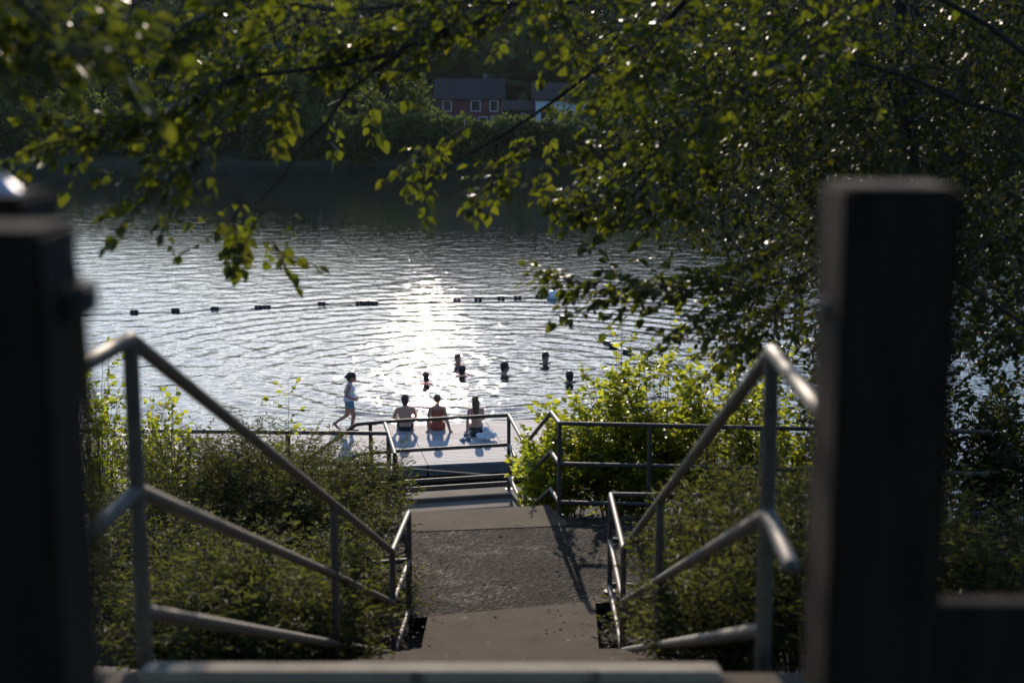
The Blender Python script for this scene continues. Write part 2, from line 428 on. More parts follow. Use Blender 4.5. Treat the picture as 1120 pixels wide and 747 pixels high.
# rail of the landing on the right, with the lower flight's rail
zr = ZC-3.6; zm = ZC-4.52
c1 = tuple(at(612,463,z=zr)); c0_ = tuple(at(603,451,z=zr)); c2 = tuple(at(834,468,z=zr)); c3 = (c2[0]+2.4, c2[1]-.2, zr)
q1 = tuple(at(574.5,487,z=zm)); q2 = tuple(at(556.5,454,z=zm))
pm = tuple(at(711,465.5,z=zr))
railing('railing', 'pipe railing along the far side of the landing in front of bright green shrubs', 'railing', 'pipe railings below the stairs',
    [('top_rail', [c3, c2, c1, c0_, dz(q1,.01)]),
     ('middle_rail', [dz(c3,-.46), dz(c1,-.46), dz(c0_,-.46), dz(q1,-.43)]),
     ('bottom_rail', [dz(c3,-.90), dz(c1,-.90), dz(c0_,-.90), dz(q1,-.9)])],
    [(c1, ZL-.01), (pm, ZL-.01), (c2, ZL-.01)])
# guard of the lower landing: side rail, front rail, left run
w1 = tuple(at(427,460.8,z=zm)); w2 = tuple(at(390,464,z=zm)); pw = tuple(at(405,462.7,z=zm))
ws = (w2[0]-1.9, w2[1]-.35, w2[2]-1.33)
railing('railing', 'pipe railing across the foot of the stairs in front of the sunlit dock', 'railing', 'pipe railings below the stairs',
    [('top_rail', [q1, q2, w1, w2, ws]),
     ('middle_rail', [dz(q1,-.43), dz(q2,-.43), dz(w1,-.43), dz(w2,-.43), dz(ws,-.43)]),
     ('bottom_rail', [dz(q1,-.88), dz(q2,-.88), dz(w1,-.88), dz(w2,-.88)]),
     ('bottom_rail', [dz(q2,-.99), dz(w1,-.99)])],
    [(q1, ZM-.02), (q2, ZM-.01), (pw, ZM-.02), (ws, 1.7)], r=.026)
k0 = tuple(at(425,474,z=zm)); k1 = tuple(at(60,470.5,z=zm)); kd = (k0[0]+.06, k0[1]-.95, zm-.02)
k2 = tuple(at(421,463.5,z=zm))
kk = tuple(at(432,497,Y=17.7))
railing('railing', 'long level pipe railing crossing behind the shrubs left of the stairs', 'railing', 'pipe railings below the stairs',
    [('top_rail', [k2, k0, kk]), ('top_rail', [k0, k1]),
     ('middle_rail', [dz(k0,-.43), dz(k1,-.43)]), ('middle_rail', [dz(k0,-.40), dz(kk,-.40)]),
     ('bottom_rail', [dz(k0,-.86), dz(k1,-.86)])],
    [(k0, ZM-.03), (kk, ZM-.05)]+[((lerp(k0[0],k1[0],t), lerp(k0[1],k1[1],t), zm), ZM-.5) for t in (.3,.6,.9)], r=.027, rp=.033)
# steps going down to the left from the lower landing, hidden in part
ls = empty('side_steps', (w2[0]-.1, w2[1]-.8, ZM-1.2), 'short flight dropping left from the lower landing behind the pipe railing', 'stairs')
for i in range(7):
    bm = bmesh.new(); x = w2[0]-.02-i*.27
    box(bm, x-.28, x, w2[1]-.7-i*.05, w2[1]-.1-i*.05, ZM-.08-i*.19-.05, ZM-.08-i*.19); finish(bm, 'step', M['dockframe'], ls, False, ls.location)
# gangway down to the dock
gw = empty('gangway', (-9.6,33,ZD), 'narrow gangway reaching the left part of the dock', 'gangway')
A = Vector((w2[0]-2.0, w2[1]-.5, 2.35)); B = Vector((-9.6,34.3,ZD+.08)); dd = (B-A).normalized(); sd = Vector((dd.y,-dd.x,0)).normalized()
for sgn in (-1,1):
    bm = bmesh.new(); cyl(bm, A+sd*.55*sgn, B+sd*.55*sgn, .06, n=8); finish(bm, 'beam', M['steel'], gw, True, gw.location)
bm = bmesh.new()
Lg = (B-A).length; kpl = int(Lg/.16)
for i in range(kpl):
    p = A+dd*(i*.16+.08); mt = Matrix.Translation(p) @ dd.to_track_quat('Y','Z').to_matrix().to_4x4()
    box(bm, -.58, .58, -.07, .07, .05, .08, mt)
finish(bm, 'deck', M['plank'], gw, False, gw.location)
for sgn in (-1,1):
    bm = bmesh.new(); up_ = Vector((0,0,1))
    pipe(bm, [A+sd*.6*sgn+up_*.1, A+sd*.6*sgn+up_*1.0, B+sd*.6*sgn+up_*1.0, B+sd*.6*sgn+up_*.1], .022)
    pipe(bm, [A+sd*.6*sgn+up_*.55, B+sd*.6*sgn+up_*.55], .018)
    for i in range(1,8): p = A.lerp(B, i/8)+sd*.6*sgn; cyl(bm, p+up_*.05, p+up_*1.0, .018, n=8)
    finish(bm, 'side_rail', M['steel'], gw, True, gw.location)

# ------------------------------------------------------------------ dock
DA = R(10.5); dock = empty('dock', (-2.9,38.02,ZD), 'long sunlit dock of pale grey planks where three people sit', 'dock', rz=DA)
def dockp(x, y, z=0):      # dock frame -> world
    v = Matrix.Rotation(DA, 3, 'Z') @ Vector((x, y, z)); return v+Vector(dock.location)
bm = bmesh.new()
x0, sec, nsec = -12.85, 2.15, 9
for k in range(nsec):
    y = 0
    while y > -4.25:
        jz = random.uniform(-.0015, .0015)
        box(bm, x0+k*sec+.008, x0+(k+1)*sec-.008, y-.131, y-.007, -.035+jz, jz); y -= .145
finish(bm, 'deck', M['plank'], dock, False)
bm = bmesh.new()
for k in range(nsec):
    a, b_ = x0+k*sec+.03, x0+(k+1)*sec-.03
    box(bm, a, b_, -4.36, -4.30, -.27, -.037); box(bm, a, b_, .0, .05, -.27, -.037)
    for xx in (a, b_-.06, (a+b_)/2): box(bm, xx, xx+.06, -4.297, -.003, -.25, -.04)
finish(bm, 'frame', M['dockframe'], dock, False)
for k in range(nsec):
    for yy in (-.9,-3.3):
        bm = bmesh.new(); box(bm, x0+k*sec+.3, x0+(k+1)*sec-.3, yy-.45, yy+.45, -.62, -.252, bev=.04); finish(bm, 'float', M['black'], dock, True)
for k, (px, py) in enumerate(((5.75,-3.6),(5.75,-1.0),(-10,-3.8))):
    bm = bmesh.new(); cyl(bm, (px,py,-1.6), (px,py,.75), .06, n=14); finish(bm, 'piling', M['steeldark'], dock)
p0, p1 = at(450,513.5,Y=33.2), at(600,525.5,Y=30.3)
bm = bmesh.new(); cyl(bm, p0, p1, .035, n=10); cyl(bm, p1+Vector((0,0,.05)), p1+Vector((0,0,-1.3)), .05, n=10)
tag(finish(bm, 'mooring_strut', M['rope']), 'thin pale strut running diagonally from the dock front to the bank', 'strut')

# ------------------------------------------------------------------ gate posts in the foreground
bm = bmesh.new(); D = 1.9; w = .160; xl = (925-560)/1556*(D*CP+.02)
box(bm, xl, xl+w, D, D+w, ZTOP-.3, ZC-.126, bev=.008)
gp = empty('gate_post', (xl+w/2, D+w/2, ZTOP), 'tall square weathered timber post standing nearest on the right', 'post', 'timber gate posts')
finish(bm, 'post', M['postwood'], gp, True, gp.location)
bm = bmesh.new(); box(bm, xl+w+.002, 2.8, D+.03, D+.075, ZC-1.05, ZC-.72, bev=.006)
finish(bm, 'side_board', M['postwood'], gp, True, gp.location)
for zz in (-.3, -.9):
    bm = bmesh.new(); ball(bm, (xl-.004, D+.08, ZC+zz), .014, sc=(.5,1,1), n=10); finish(bm, 'bolt', M['steeldark'], gp, True, gp.location)
gl = empty('gate_post', (-.62,1.75,ZTOP), 'wide dark timber post standing nearest on the left with a latch on its side', 'post', 'timber gate posts')
bm = bmesh.new(); xr_ = at(88,300,Y=1.81).x; box(bm, xr_-.15, xr_, 1.66, 1.81, ZTOP-.3, at(88,240,Y=1.81).z, bev=.008)
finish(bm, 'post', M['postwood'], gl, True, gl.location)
bm = bmesh.new(); lx = at(92,326,Y=1.75)
box(bm, lx.x-.014, lx.x+.012, 1.72, 1.78, lx.z-.022, lx.z+.022, bev=.005); cyl(bm, lx+Vector((-.03,0,0)), lx+Vector((.016,0,0)), .012, n=10)
cyl(bm, lx+Vector((-.005,0,.02)), lx+Vector((-.012,0,.06)), .004, n=8)
finish(bm, 'latch', M['steeldark'], gl, True, gl.location)
gr = at(62,206,Y=2.22); bm = bmesh.new(); box(bm, gr.x-.17, gr.x, 2.05, 2.22, ZTOP-.3, gr.z, bev=.008)
g2 = empty('gate_post', (gr.x-.08,2.13,ZTOP), 'slightly taller dark timber post behind the latch post with a metal cap light', 'post', 'timber gate posts')
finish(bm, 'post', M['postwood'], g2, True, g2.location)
cpx = at(-1,203,Y=2.12); bm = bmesh.new(); cz = gr.z
for (r0, r1, z0, z1) in ((.031,.029,0,.004),(.027,.013,.004,.016),(.013,.004,.016,.026),(.003,.003,.026,.034)):
    cyl(bm, (cpx.x,2.13,cz+z0), (cpx.x,2.13,cz+z1), r0, r1, n=24)
finish(bm, 'cap_light', M['chrome'], g2, True, g2.location)
bm = bmesh.new(); s0 = at(90,335,Y=1.77); pts = [s0, at(97,420,Y=1.78), at(104,500,Y=1.78), at(108,590,Y=1.79), at(119,650,Y=1.80)]
for i in range(4):
    d = pts[i+1]-pts[i]
    cyl(bm, pts[i], pts[i+1], .006, n=8); 
tag(finish(bm, 'strap', M['strap']), 'faded yellow strap hanging down beside the left post', 'strap')

# ------------------------------------------------------------------ people
def voxel(bm, name, mat, parent, vox=.012, smooth=4, loc=None):
    me = bpy.data.meshes.new('tmp'); bmesh.ops.recalc_face_normals(bm, faces=bm.faces); bm.to_mesh(me); bm.free()
    o = bpy.data.objects.new('tmp', me); COL.objects.link(o)
    r = o.modifiers.new('r', 'REMESH'); r.mode = 'VOXEL'; r.voxel_size = vox; r.use_smooth_shade = True
    s = o.modifiers.new('s', 'SMOOTH'); s.iterations = smooth; s.factor = .5
    dg = bpy.context.evaluated_depsgraph_get(); dg.update()
    m2 = bpy.data.meshes.new_from_object(o.evaluated_get(dg)); bpy.data.objects.remove(o); bpy.data.meshes.remove(me)
    m2.name = name; m2.materials.clear(); m2.polygons.foreach_set('use_smooth', [True]*len(m2.polygons))
    return link(name, m2, mat, parent)
def cap2(bm, a, b, r0, r1):
    cyl(bm, a, b, r0, r1, n=14); ball(bm, a, r0, n=14); ball(bm, b, r1, n=14)
HS = 1.13
def head(bm, c, yaw=0, tilt=0):
    m = Matrix.Rotation(yaw, 3, 'Z') @ Matrix.Rotation(tilt, 3, 'X')
    def q(x, y, z): return Vector(c)+m @ (Vector((x, y, z))*HS)
    ball(bm, q(0,-.01,.03), .085*HS, sc=(.92,1.12,1.12), rot=m); ball(bm, q(0,.02,-.045), .06*HS, sc=(.95,1.05,1.05), rot=m)
    cap2(bm, q(0,.085,.0), q(0,.104,-.026), .009, .014)                       # nose
    ball(bm, q(0,.066,-.092), .02, n=8)                                       # chin
    for s in (-1,1):
        ball(bm, q(.08*s,-.005,-.005), .022, sc=(.35,.7,1), rot=m, n=8)       # ears
        ball(bm, q(.03*s,.078,.022), .012, sc=(1.5,.8,.8), rot=m, n=8)        # brow
    ball(bm, q(0,.083,-.055), .013, sc=(1.8,.8,.7), rot=m, n=8)               # lips
    return q
def face(q, parent):
    for s in (-1,1):
        bm = bmesh.new(); ball(bm, q(.031*s,.083,.008), .0095, n=8); finish(bm, 'eye', M['hairdark'], parent)
def hand(bm, w, d, palm, s=1):
    """w wrist, d direction of the fingers, palm normal; s side of the thumb"""
    d = Vector(d).normalized(); n = Vector(palm).normalized(); x = d.cross(n).normalized()
    cap2(bm, w, w+d*.04, .024, .026)
    for i, L in enumerate((.062,.075,.07,.055)):
        o = x*(i-1.5)*.021; a = w+d*.07+o; mid = a+d*L*.55-n*.006
        cap2(bm, w+d*.025+o*.75, a, .0135, .0115); cap2(bm, a, mid, .0105, .0095); cap2(bm, mid, mid+d*L*.5-n*.016, .0092, .008)
    t0 = w+d*.02+x*-.022*s; t1 = t0+d*.035-x*.028*s; cap2(bm, t0, t1, .0135, .011); cap2(bm, t1, t1+d*.032-x*.008*s, .0105, .009)
def limb(bm, pts):
    for (a, ra), (b, rb) in zip(pts, pts[1:]): cap2(bm, Vector(a), Vector(b), ra, rb)
def torso(bm, k=1, inf=0, female=False, upto=9, low=0):
    parts = [((0,-.02,.10),(.165,.12,.12)), ((0,-.02,.25),(.135 if female else .15,.10,.13)), ((0,-.01,.40),(.155 if female else .175,.11,.14)), ((0,-.01,.50),(.14 if female else .17,.09,.09))]
    for c, s in parts[low:upto]: ball(bm, c, 1, sc=(s[0]*k+inf, s[1]*k+inf, s[2]+inf), n=20)
def foot(bm, ankle, fwd):
    a = Vector(ankle); f = Vector(fwd).normalized()
    limb(bm, [(a, .038), (a+Vector((0,0,-.055))-f*.03, .032)]); limb(bm, [(a+Vector((0,0,-.05)), .036), (a+f*.11+Vector((0,0,-.062)), .03), (a+f*.16+Vector((0,0,-.07)), .022)])
def seated(name, label, loc, rz, arms, skin, female, headyaw=0, sc=1):
    root = empty('person', loc, label, 'person', rz=rz); root.scale = (sc,)*3
    bm = bmesh.new(); torso(bm, 1 if not female else .92, 0, female)
    sh = .185 if not female else .155
    cap2(bm, (0,0,.52), (0,.02,.62), .062, .052)
    q = head(bm, (0,.03,.72), headyaw)
    for s in (-1,1):
        limb(bm, [((0,-.01,.545),.05), ((sh*s,-.01,.515),.058)])
        el, wr = arms[0 if s < 0 else 1]
        limb(bm, [((sh*s,-.01,.515),.056), (el,.042), (wr,.027)])
        d = Vector((s*.2,.2 if wr[1] > 0 else -.9,-.15 if wr[1] <= 0 else -.25)) if wr[1] <= 0 else Vector((-s*.3,1,-.4))
        hand(bm, Vector(wr), d, (0,0,1), s)
        limb(bm, [((.09*s,.02,.09),.1), ((.13*s,.44,.085),.066), ((.13*s,.50,.06),.058), ((.13*s,.53,-.28),.04)])
        foot(bm, (.13*s,.53,-.32), (0,1,-.3))
    body = voxel(bm, 'body', M[skin], root, .010, 3)
    face(q, root)
    return root, q
def hair_cap(bm, q, thick=1.0, back=0):
    ball(bm, q(0,-.022,.05), .093*HS, sc=(.98*thick,1.12*thick,1.05*thick), n=18)
    if back: ball(bm, q(0,-.06,-.01), .075*HS, sc=(1,.8,1.3), n=14)
def place(u, v): return at(u, v, z=ZD)
r90 = DA
# man, shirtless
P1 = dockp(.02,-.47); P1 = place(443.5,470.3)
p, q = seated('m', 'shirtless short haired man in dark shorts sitting on the dock edge, back to us', P1, r90*.6,
    [((-.27,.10,.30),(-.17,.36,.20)), ((.27,.10,.30),(.17,.36,.20))], 'skin', False, sc=1.13)
bm = bmesh.new(); hair_cap(bm, q, 1.0, 1); voxel(bm, 'hair', M['hairdark'], p, .012, 2)
bm = bmesh.new(); ball(bm, (0,-.02,.07), 1, sc=(.178,.135,.10), n=20)
for s in (-1,1): limb(bm, [((.09*s,.02,.09),.112), ((.12*s,.33,.09),.088)])
voxel(bm, 'shorts', M['shorts'], p, .012, 2)
# woman in the rust red top, leaning on her hands
P2 = place(478.5,470.0)
p, q = seated('w', 'woman in rust red tank top sitting on the dock edge and leaning on both hands', P2, r90*.4,
    [((-.22,-.12,.26),(-.22,-.20,.035)), ((.23,-.13,.26),(.29,-.22,.035))], 'skin2', True, sc=1.13)
bm = bmesh.new(); hair_cap(bm, q, .98, 0); ball(bm, q(0,-.08,.08), .035); voxel(bm, 'hair', M['hairbrown'], p, .012, 2)
bm = bmesh.new(); torso(bm, .92, .014, True, 3)
for s in (-1,1): limb(bm, [((.09*s,-.03,.42),.075), ((.085*s,-.02,.56),.035)])
voxel(bm, 'tank_top', M['red'], p, .012, 2)
bm = bmesh.new(); 
for s in (-1,1): limb(bm, [((.09*s,.03,.09),.108), ((.11*s,.22,.09),.09)])
voxel(bm, 'shorts', M['red'], p, .012, 2)
# long haired girl
P3 = place(520.5,470.3)
p, q = seated('g', 'long haired girl in a bikini sitting on the dock edge, rightmost of the three sitters', P3, r90*.5,
    [((-.21,-.10,.26),(-.23,-.18,.035)), ((.19,.08,.28),(.13,.30,.19))], 'skin', True, sc=1.08)
bm = bmesh.new(); hair_cap(bm, q, 1.03, 1)
for t in range(7):
    z = -.02-t*.052; ball(bm, q(0,-.075-.012*math.sin(t*.5),z), .10-.004*t, sc=(1.05-.03*t,.6,1.1), n=14)
voxel(bm, 'hair', M['hairbrown'], p, .012, 2)
bm = bmesh.new(); ball(bm, (0,-.02,.06), 1, sc=(.165,.125,.085), n=20); voxel(bm, 'bikini_bottom', M['shorts'], p, .012, 2)
bm = bmesh.new(); ball(bm, (0,-.01,.375), 1, sc=(.152,.114,.028), n=20); voxel(bm, 'bikini_top', M['shorts'], p, .010, 1)
# walking woman (faces +x); local frame faces +y
PW = place(383,470.5)
w = empty('person', PW, 'woman in white sleeveless top and blue shorts walking along the dock', 'person', rz=R(-82)); w.scale = (1.12,1.12,1.0)
bm = bmesh.new(); hz = .80
ball(bm, (0,-.015,hz+.04), 1, sc=(.145,.115,.11), n=20); ball(bm, (0,0,hz+.18), 1, sc=(.12,.095,.13), n=20)
ball(bm, (0,.01,hz+.33), 1, sc=(.14,.11,.13), n=20); ball(bm, (0,.0,hz+.42), 1, sc=(.135,.08,.08), n=20)
cap2(bm, (0,.0,hz+.44), (0,.035,hz+.55), .055, .048); q = head(bm, (0,.065,hz+.645), 0, R(-10))
for s in (-1,1): limb(bm, [((0,0,hz+.46),.045), ((.15*s,-.01,hz+.43),.05)])
limb(bm, [((-.15,-.01,hz+.43),.05), ((-.20,-.10,hz+.20),.037), ((-.17,.08,hz+.08),.025)]); hand(bm, Vector((-.17,.08,hz+.08)), (.35,1,.15), (-.9,.2,.2), 1)
limb(bm, [((.15,-.01,hz+.43),.05), ((.20,-.09,hz+.19),.037), ((.17,.09,hz+.09),.025)]); hand(bm, Vector((.17,.09,hz+.09)), (-.35,1,.1), (.9,.2,.2), -1)
limb(bm, [((.075,0,hz),.088), ((.085,.09,hz-.38),.056), ((.08,.085,hz-.42),.05), ((.08,.03,.09),.034)]); foot(bm, (.08,.03,.085), (0,1,0))
limb(bm, [((-.075,-.01,hz),.088), ((-.085,-.06,hz-.38),.056), ((-.085,-.09,hz-.42),.05), ((-.08,-.36,.19),.034)])
limb(bm, [((-.08,-.36,.19),.038), ((-.08,-.40,.15),.03)]); limb(bm, [((-.08,-.36,.17),.036), ((-.08,-.30,.06),.03), ((-.08,-.25,.03),.024)])
voxel(bm, 'body', M['skin2'], w, .010, 3); face(q, w)
bm = bmesh.new(); hair_cap(bm, q, 1.0, 1); ball(bm, q(0,-.125,.0), .045); voxel(bm, 'hair', M['hairdark'], w, .012, 2)
bm = bmesh.new()
ball(bm, (0,0,hz+.20), 1, sc=(.137,.115,.14), n=20); ball(bm, (0,.012,hz+.34), 1, sc=(.15,.126,.12), n=20)
cyl(bm, (0,.005,hz+.22), (0,.02,hz+.035), .12, .175, n=24)
for s in (-1,1): limb(bm, [((.08*s,.0,hz+.38),.07), ((.085*s,-.0,hz+.485),.035)])
voxel(bm, 'sleeveless_top', M['whitecloth'], w, .010, 2)
bm = bmesh.new(); ball(bm, (0,-.015,hz+.03), 1, sc=(.157,.128,.10), n=20)
limb(bm, [((.075,0,hz),.1), ((.08,.03,hz-.13),.088)]); limb(bm, [((-.075,-.01,hz),.1), ((-.08,-.03,hz-.13),.088)])
voxel(bm, 'shorts', M['bluecloth'], w, .010, 2)
# swimmers
def swimmer(u, v, lab, yaw, hair, skin, neck=.20, sc=1.0, reach=0):
    p = at(u, v, z=0); root = empty('person', p, lab, 'person', rz=yaw); root.scale = (sc,)*3
    bm = bmesh.new(); zh = neck
    ball(bm, (0,-.02,-.22), 1, sc=(.17,.11,.22), n=18); cap2(bm, (0,-.02,-.03), (0,.01,zh-.06), .085, .066); cap2(bm, (-.13,-.02,-.03), (.13,-.02,-.03), .075, .075)
    for s in (-1,1): limb(bm, [((0,-.02,-.02),.055), ((.175*s,-.02,-.055),.06), ((.30*s,.18,-.10),.042), ((.36*s,.42,-.06),.027)]); hand(bm, Vector((.36*s,.42,-.06)), (.1*s,1,.0), (0,0,1), s)
    q = head(bm, (0,.03,zh+.02)); voxel(bm, 'body', M[skin], root, .011, 3); face(q, root)
    bm = bmesh.new(); hair_cap(bm, q, 1.0, 1); voxel(bm, 'hair', M[hair], root, .013, 2)
    return root
swimmer(466,419.5, 'dark haired swimmer in the water behind the seated man', R(20), 'hairdark', 'skin2', .14, 1.28)
swimmer(501,398.5, 'fair haired swimmer half hidden behind the lowest head, shoulders out of the glittering water', R(-160), 'hairbrown', 'skin', .15, 1.28)
swimmer(505.5,411, 'swimmer low in the water just in front of the fair haired swimmer', R(-25), 'hairdark', 'skin2', .11, 1.3)
swimmer(551.5,408.5, 'dark haired swimmer alone in the glittering water, turned to the right', R(-80), 'hairdark', 'skin2', .15, 1.28)
swimmer(596.5,397.5, 'dark haired swimmer farthest out to the right beyond the shrubs', R(-150), 'hairdark', 'skin', .15, 1.28)
swimmer(623,418, 'dark haired swimmer just above the tips of the bright shrub', R(30), 'hairdark', 'skin2', .12, 1.28)
# shoes, black bag, bundle of clothes
def shoe(p, rz, sx):
    bm = bmesh.new(); mt = Matrix.Translation(p) @ Matrix.Rotation(rz, 4, 'Z')
    b2 = bmesh.new(); ball(b2, (0,0,.015), 1, sc=(.052,.15,.018), n=16); ball(b2, (0,-.06,.045), 1, sc=(.045,.075,.045), n=14)
    cyl(b2, (-.04,.05,.02), (.04,.05,.03), .018, n=8)
    bmesh.ops.transform(b2, matrix=mt, verts=b2.verts); me = bpy.data.meshes.new('t'); b2.to_mesh(me); b2.free(); bm.from_mesh(me)
    return bm
for i, (u, v, a, l) in enumerate(((505.5,482,.5,'left one of the pair of grey sandals lying on the dock'), (510.5,481.3,.9,'right one of the pair of grey sandals lying on the dock'))):
    tag(finish(shoe(at(u, v, z=ZD+.005), a, 1), 'sandal', M['denim']), l, 'sandal', 'pair of sandals')
bm = bmesh.new(); b0 = at(532,481,z=ZD)
for i in range(26):
    a = random.uniform(0, 6.28); r_ = random.uniform(0,.17); ball(bm, b0+Vector((math.cos(a)*r_*1.2, math.sin(a)*r_, .05+(.28-r_*1.2)*random.uniform(.2,1.1))), random.uniform(.05,.085), sc=(1.2,1,.8), n=10)
tag(voxel(bm, 'towel', M['whitecloth'], None, .012, 2), 'crumpled white towel bundled up on the dock planks', 'towel')
bm = bmesh.new(); b0 = at(523.5,476.5,z=ZD)
for i in range(18): ball(bm, b0+Vector((random.uniform(-.16,.16), random.uniform(-.1,.1), .04+random.uniform(0,.10))), random.uniform(.045,.07), sc=(1.3,1,.8), n=10)
tag(voxel(bm, 'clothes', M['shorts'], None, .012, 2), 'dark heap of clothes beside the white towel', 'clothes')
bm = bmesh.new(); b0 = at(514,476.5,z=ZD)
for i in range(9): ball(bm, b0+Vector((random.uniform(-.15,.15), random.uniform(-.06,.06), .02+random.uniform(0,.04))), random.uniform(.03,.05), sc=(1.5,1,.7), n=10)
tag(voxel(bm, 'cloth', M['denim'], None, .012, 2), 'small grey cloth lying left of the dark clothes', 'cloth')

# ------------------------------------------------------------------ buoy line
line = [(60,344),(104,343.5),(147,342.6),(192,340.5),(235,338.8),(283,337.2),(292,337),(352,333.2),(393,332.6),(397.5,332.6),(401.5,332.5),(405.5,332.5),(409.5,332.4),(500,328.3),(523,327.6),(548,327),(566,326.3),(590,325.4),(606,324)]
def buoy(u, v, i, lab, rz=0):
    p = at(u, v, z=.0); o = empty('buoy', p+Vector((0,0,.05)), lab, 'buoy', 'buoys on the swimming line', rz=rz)
    for s in (-1,1):
        bm = bmesh.new(); cyl(bm, (s*.012,0,0), (s*.15,0,0), .095, .095, n=16); cyl(bm, (s*.15,0,0), (s*.175,0,0), .095, .06, n=16)
        finish(bm, 'float', M['buoyred' if (i+s) % 3 else 'black'], o)
    return o
pts = []
for i, (u, v) in enumerate(line):
    if i < len(line)-1 and 1 < i:
        near = {2:'leftmost dark buoy of the swimming line in open water', 3:'second dark buoy from the left of the swimming line', 4:'third dark buoy from the left of the swimming line', 5:'left buoy of the close pair on the swimming line', 6:'right buoy of the close pair on the swimming line',
                7:'single dark buoy just left of the row of five touching buoys'}.get(i)
        if i in range(8,13): near = ['leftmost','second','middle','fourth','rightmost'][i-8]+' of the five dark buoys touching in a row'
        if i >= 13: near = ['first','second','third','fourth','fifth'][i-13]+' dark buoy right of the sun glitter before the white ball'
        buoy(u, v, i, near)
    pts.append(at(u, v, z=.03))
right = [(606,324),(618,350),(640,362),(664,376.5),(686,386),(715,396),(770,410)]
for i, (u, v, l) in enumerate(((616,349,'left buoy of the near pair under the leafy branch tip'),(622,352,'right buoy of the near pair under the leafy branch tip'),(664,376.5,'buoy on the slanting rope, left one above the shrub'),(671,379.5,'buoy on the slanting rope close beside its left neighbour'),(686,386,'nearest buoy on the slanting rope above the bright shrub'))):
    buoy(u, v, i, l, R(-55))
for (u, v) in right[1:]: pts.append(at(u, v, z=.03))
bm = bmesh.new()
for a, b_ in zip(pts, pts[1:]): cyl(bm, a, b_, .013, n=6)
tag(finish(bm, 'buoy_rope', M['steeldark']), 'dark floating rope stringing the swimming line buoys together', 'rope')
p = at(606,324,z=.08); bm = bmesh.new(); ball(bm, p, .36, sc=(1,1,.8), n=24); cyl(bm, p+Vector((0,0,.25)), p+Vector((0,0,.38)), .06, n=12)
tag(finish(bm, 'corner_buoy', M['white']), 'large white ball buoy at the corner of the swimming line', 'buoy')

# ------------------------------------------------------------------ shrubs near the stairs
def shrub(name, label, group, loc, rad, h, nst, per, size, tmpl, lmat, cat='shrub', lean=(0,0), twigl=.22, k=6, stemr=.006, droop=.3):
    loc = Vector(loc); o = empty(name, loc, label, cat, group)
    st_ = Sticks(); fo = Foliage()
    for i in range(nst):
        a = random.uniform(0, 6.283); rr = rad*math.sqrt(random.random()); hh = h*(1-.45*(rr/rad)**2)*random.uniform(.68, 1.1)*(random.uniform(1.15,1.45) if random.random() < .14 else 1)
        base = Vector((math.cos(a)*rr*.35, math.sin(a)*rr*.35, -.05)); tip = Vector((math.cos(a)*rr+lean[0]*hh, math.sin(a)*rr+lean[1]*hh, hh))
        mid = base.lerp(tip, .5)+Vector((math.cos(a)*-rr*.12, math.sin(a)*-rr*.12, hh*.12))+rvec()*.05
        P = []
        for j in range(6):
            t = j/5; P.append(base*(1-t)**2+mid*2*t*(1-t)+tip*t*t)
        st_.curve(P, stemr, stemr*.3, 4)
        for j in range(per):
            t = random.uniform(.18, 1)**.8; p = base*(1-t)**2+mid*2*t*(1-t)+tip*t*t
            d = (tip-mid).normalized()*.7+Vector((math.cos(a+random.gauss(0,1.3)), math.sin(a+random.gauss(0,1.3)), random.uniform(-.1,.6)))*.8
            fo.twig(p, d, twigl*random.uniform(.6,1.3), k, size, st_, up=.5, droop=droop, r=.002)
    st_.build('stems', M['bark'], o); fo.build(tmpl, 'foliage', lmat, o)
    return o
def gp_(u, Y, off=0): 
    x = (u-560)/1556*(Y*CP+(ZC-interp(Y, GP))*SP); return Vector((x, Y, ground(x, Y)+off))
LW = M['leafWillow']
G1 = 'dark willowy shrubs left of the stairs'
for (u, Y, rad, h, n, lab) in (
    (360,14.0,.8,1.05,46,'feathery shrub crowding the left edge of the landing'),
    (300,14.6,1.1,1.25,60,'tallest willowy shrub in the middle of the left bank'),
    (215,14.2,1.1,1.2,56,'willowy shrub behind the second handrail post on the left bank'),
    (378,11.8,.55,1.0,44,'dark shrub leaning over the left handrail by the landing'),
    (300,11.6,.9,1.0,56,'dark low shrub below the middle of the left handrail'),
    (215,11.2,.9,1.0,50,'shaded shrub near the first post of the left handrail'),
    (250,8.6,.75,.75,50,'dim narrow leaved shrub under the left handrail'),
    (130,12.2,1.1,1.1,46,'shaded shrub behind the left gate post'),
    (335,8.4,.42,.6,26,'small shrub tucked beside the second left handrail post'),
    (412,17.0,.5,1.0,28,'shrub tops showing in front of the lower landing on the left'),
    (340,17.2,.8,1.15,40,'shrub in front of the long level railing'),
    (240,17.4,.9,1.0,36,'shrub low in front of the long level railing, farther left')):
    shrub('willow_shrub', lab, G1, gp_(u, Y), rad, h, int(n*1.7), 14, .064, NA, LW)
G2 = 'dark willowy shrubs right of the stairs'
for (u, Y, rad, h, n, lab) in (
    (805,9.6,.75,1.45,60,'willowy shrub filling the middle of the right handrail'),
    (880,8.4,.7,1.35,50,'shaded shrub behind the right gate post'),
    (790,12.0,.8,1.3,50,'willowy shrub above the right handrail near the landing'),
    (770,8.0,.40,.7,26,'low shrub at the foot of the right handrail'),
    (880,11.6,1.0,1.5,50,'tall shaded shrub on the right bank behind the post'),
    (1010,10.6,1.1,1.5,50,'dark shrub right of the gate post'),
    (1100,9.8,.9,1.4,40,'dark shrub at the right border of the bank')):
    shrub('willow_shrub', lab, G2, gp_(u, Y), rad, h, int(n*1.7), 14, .064, NA, LW)
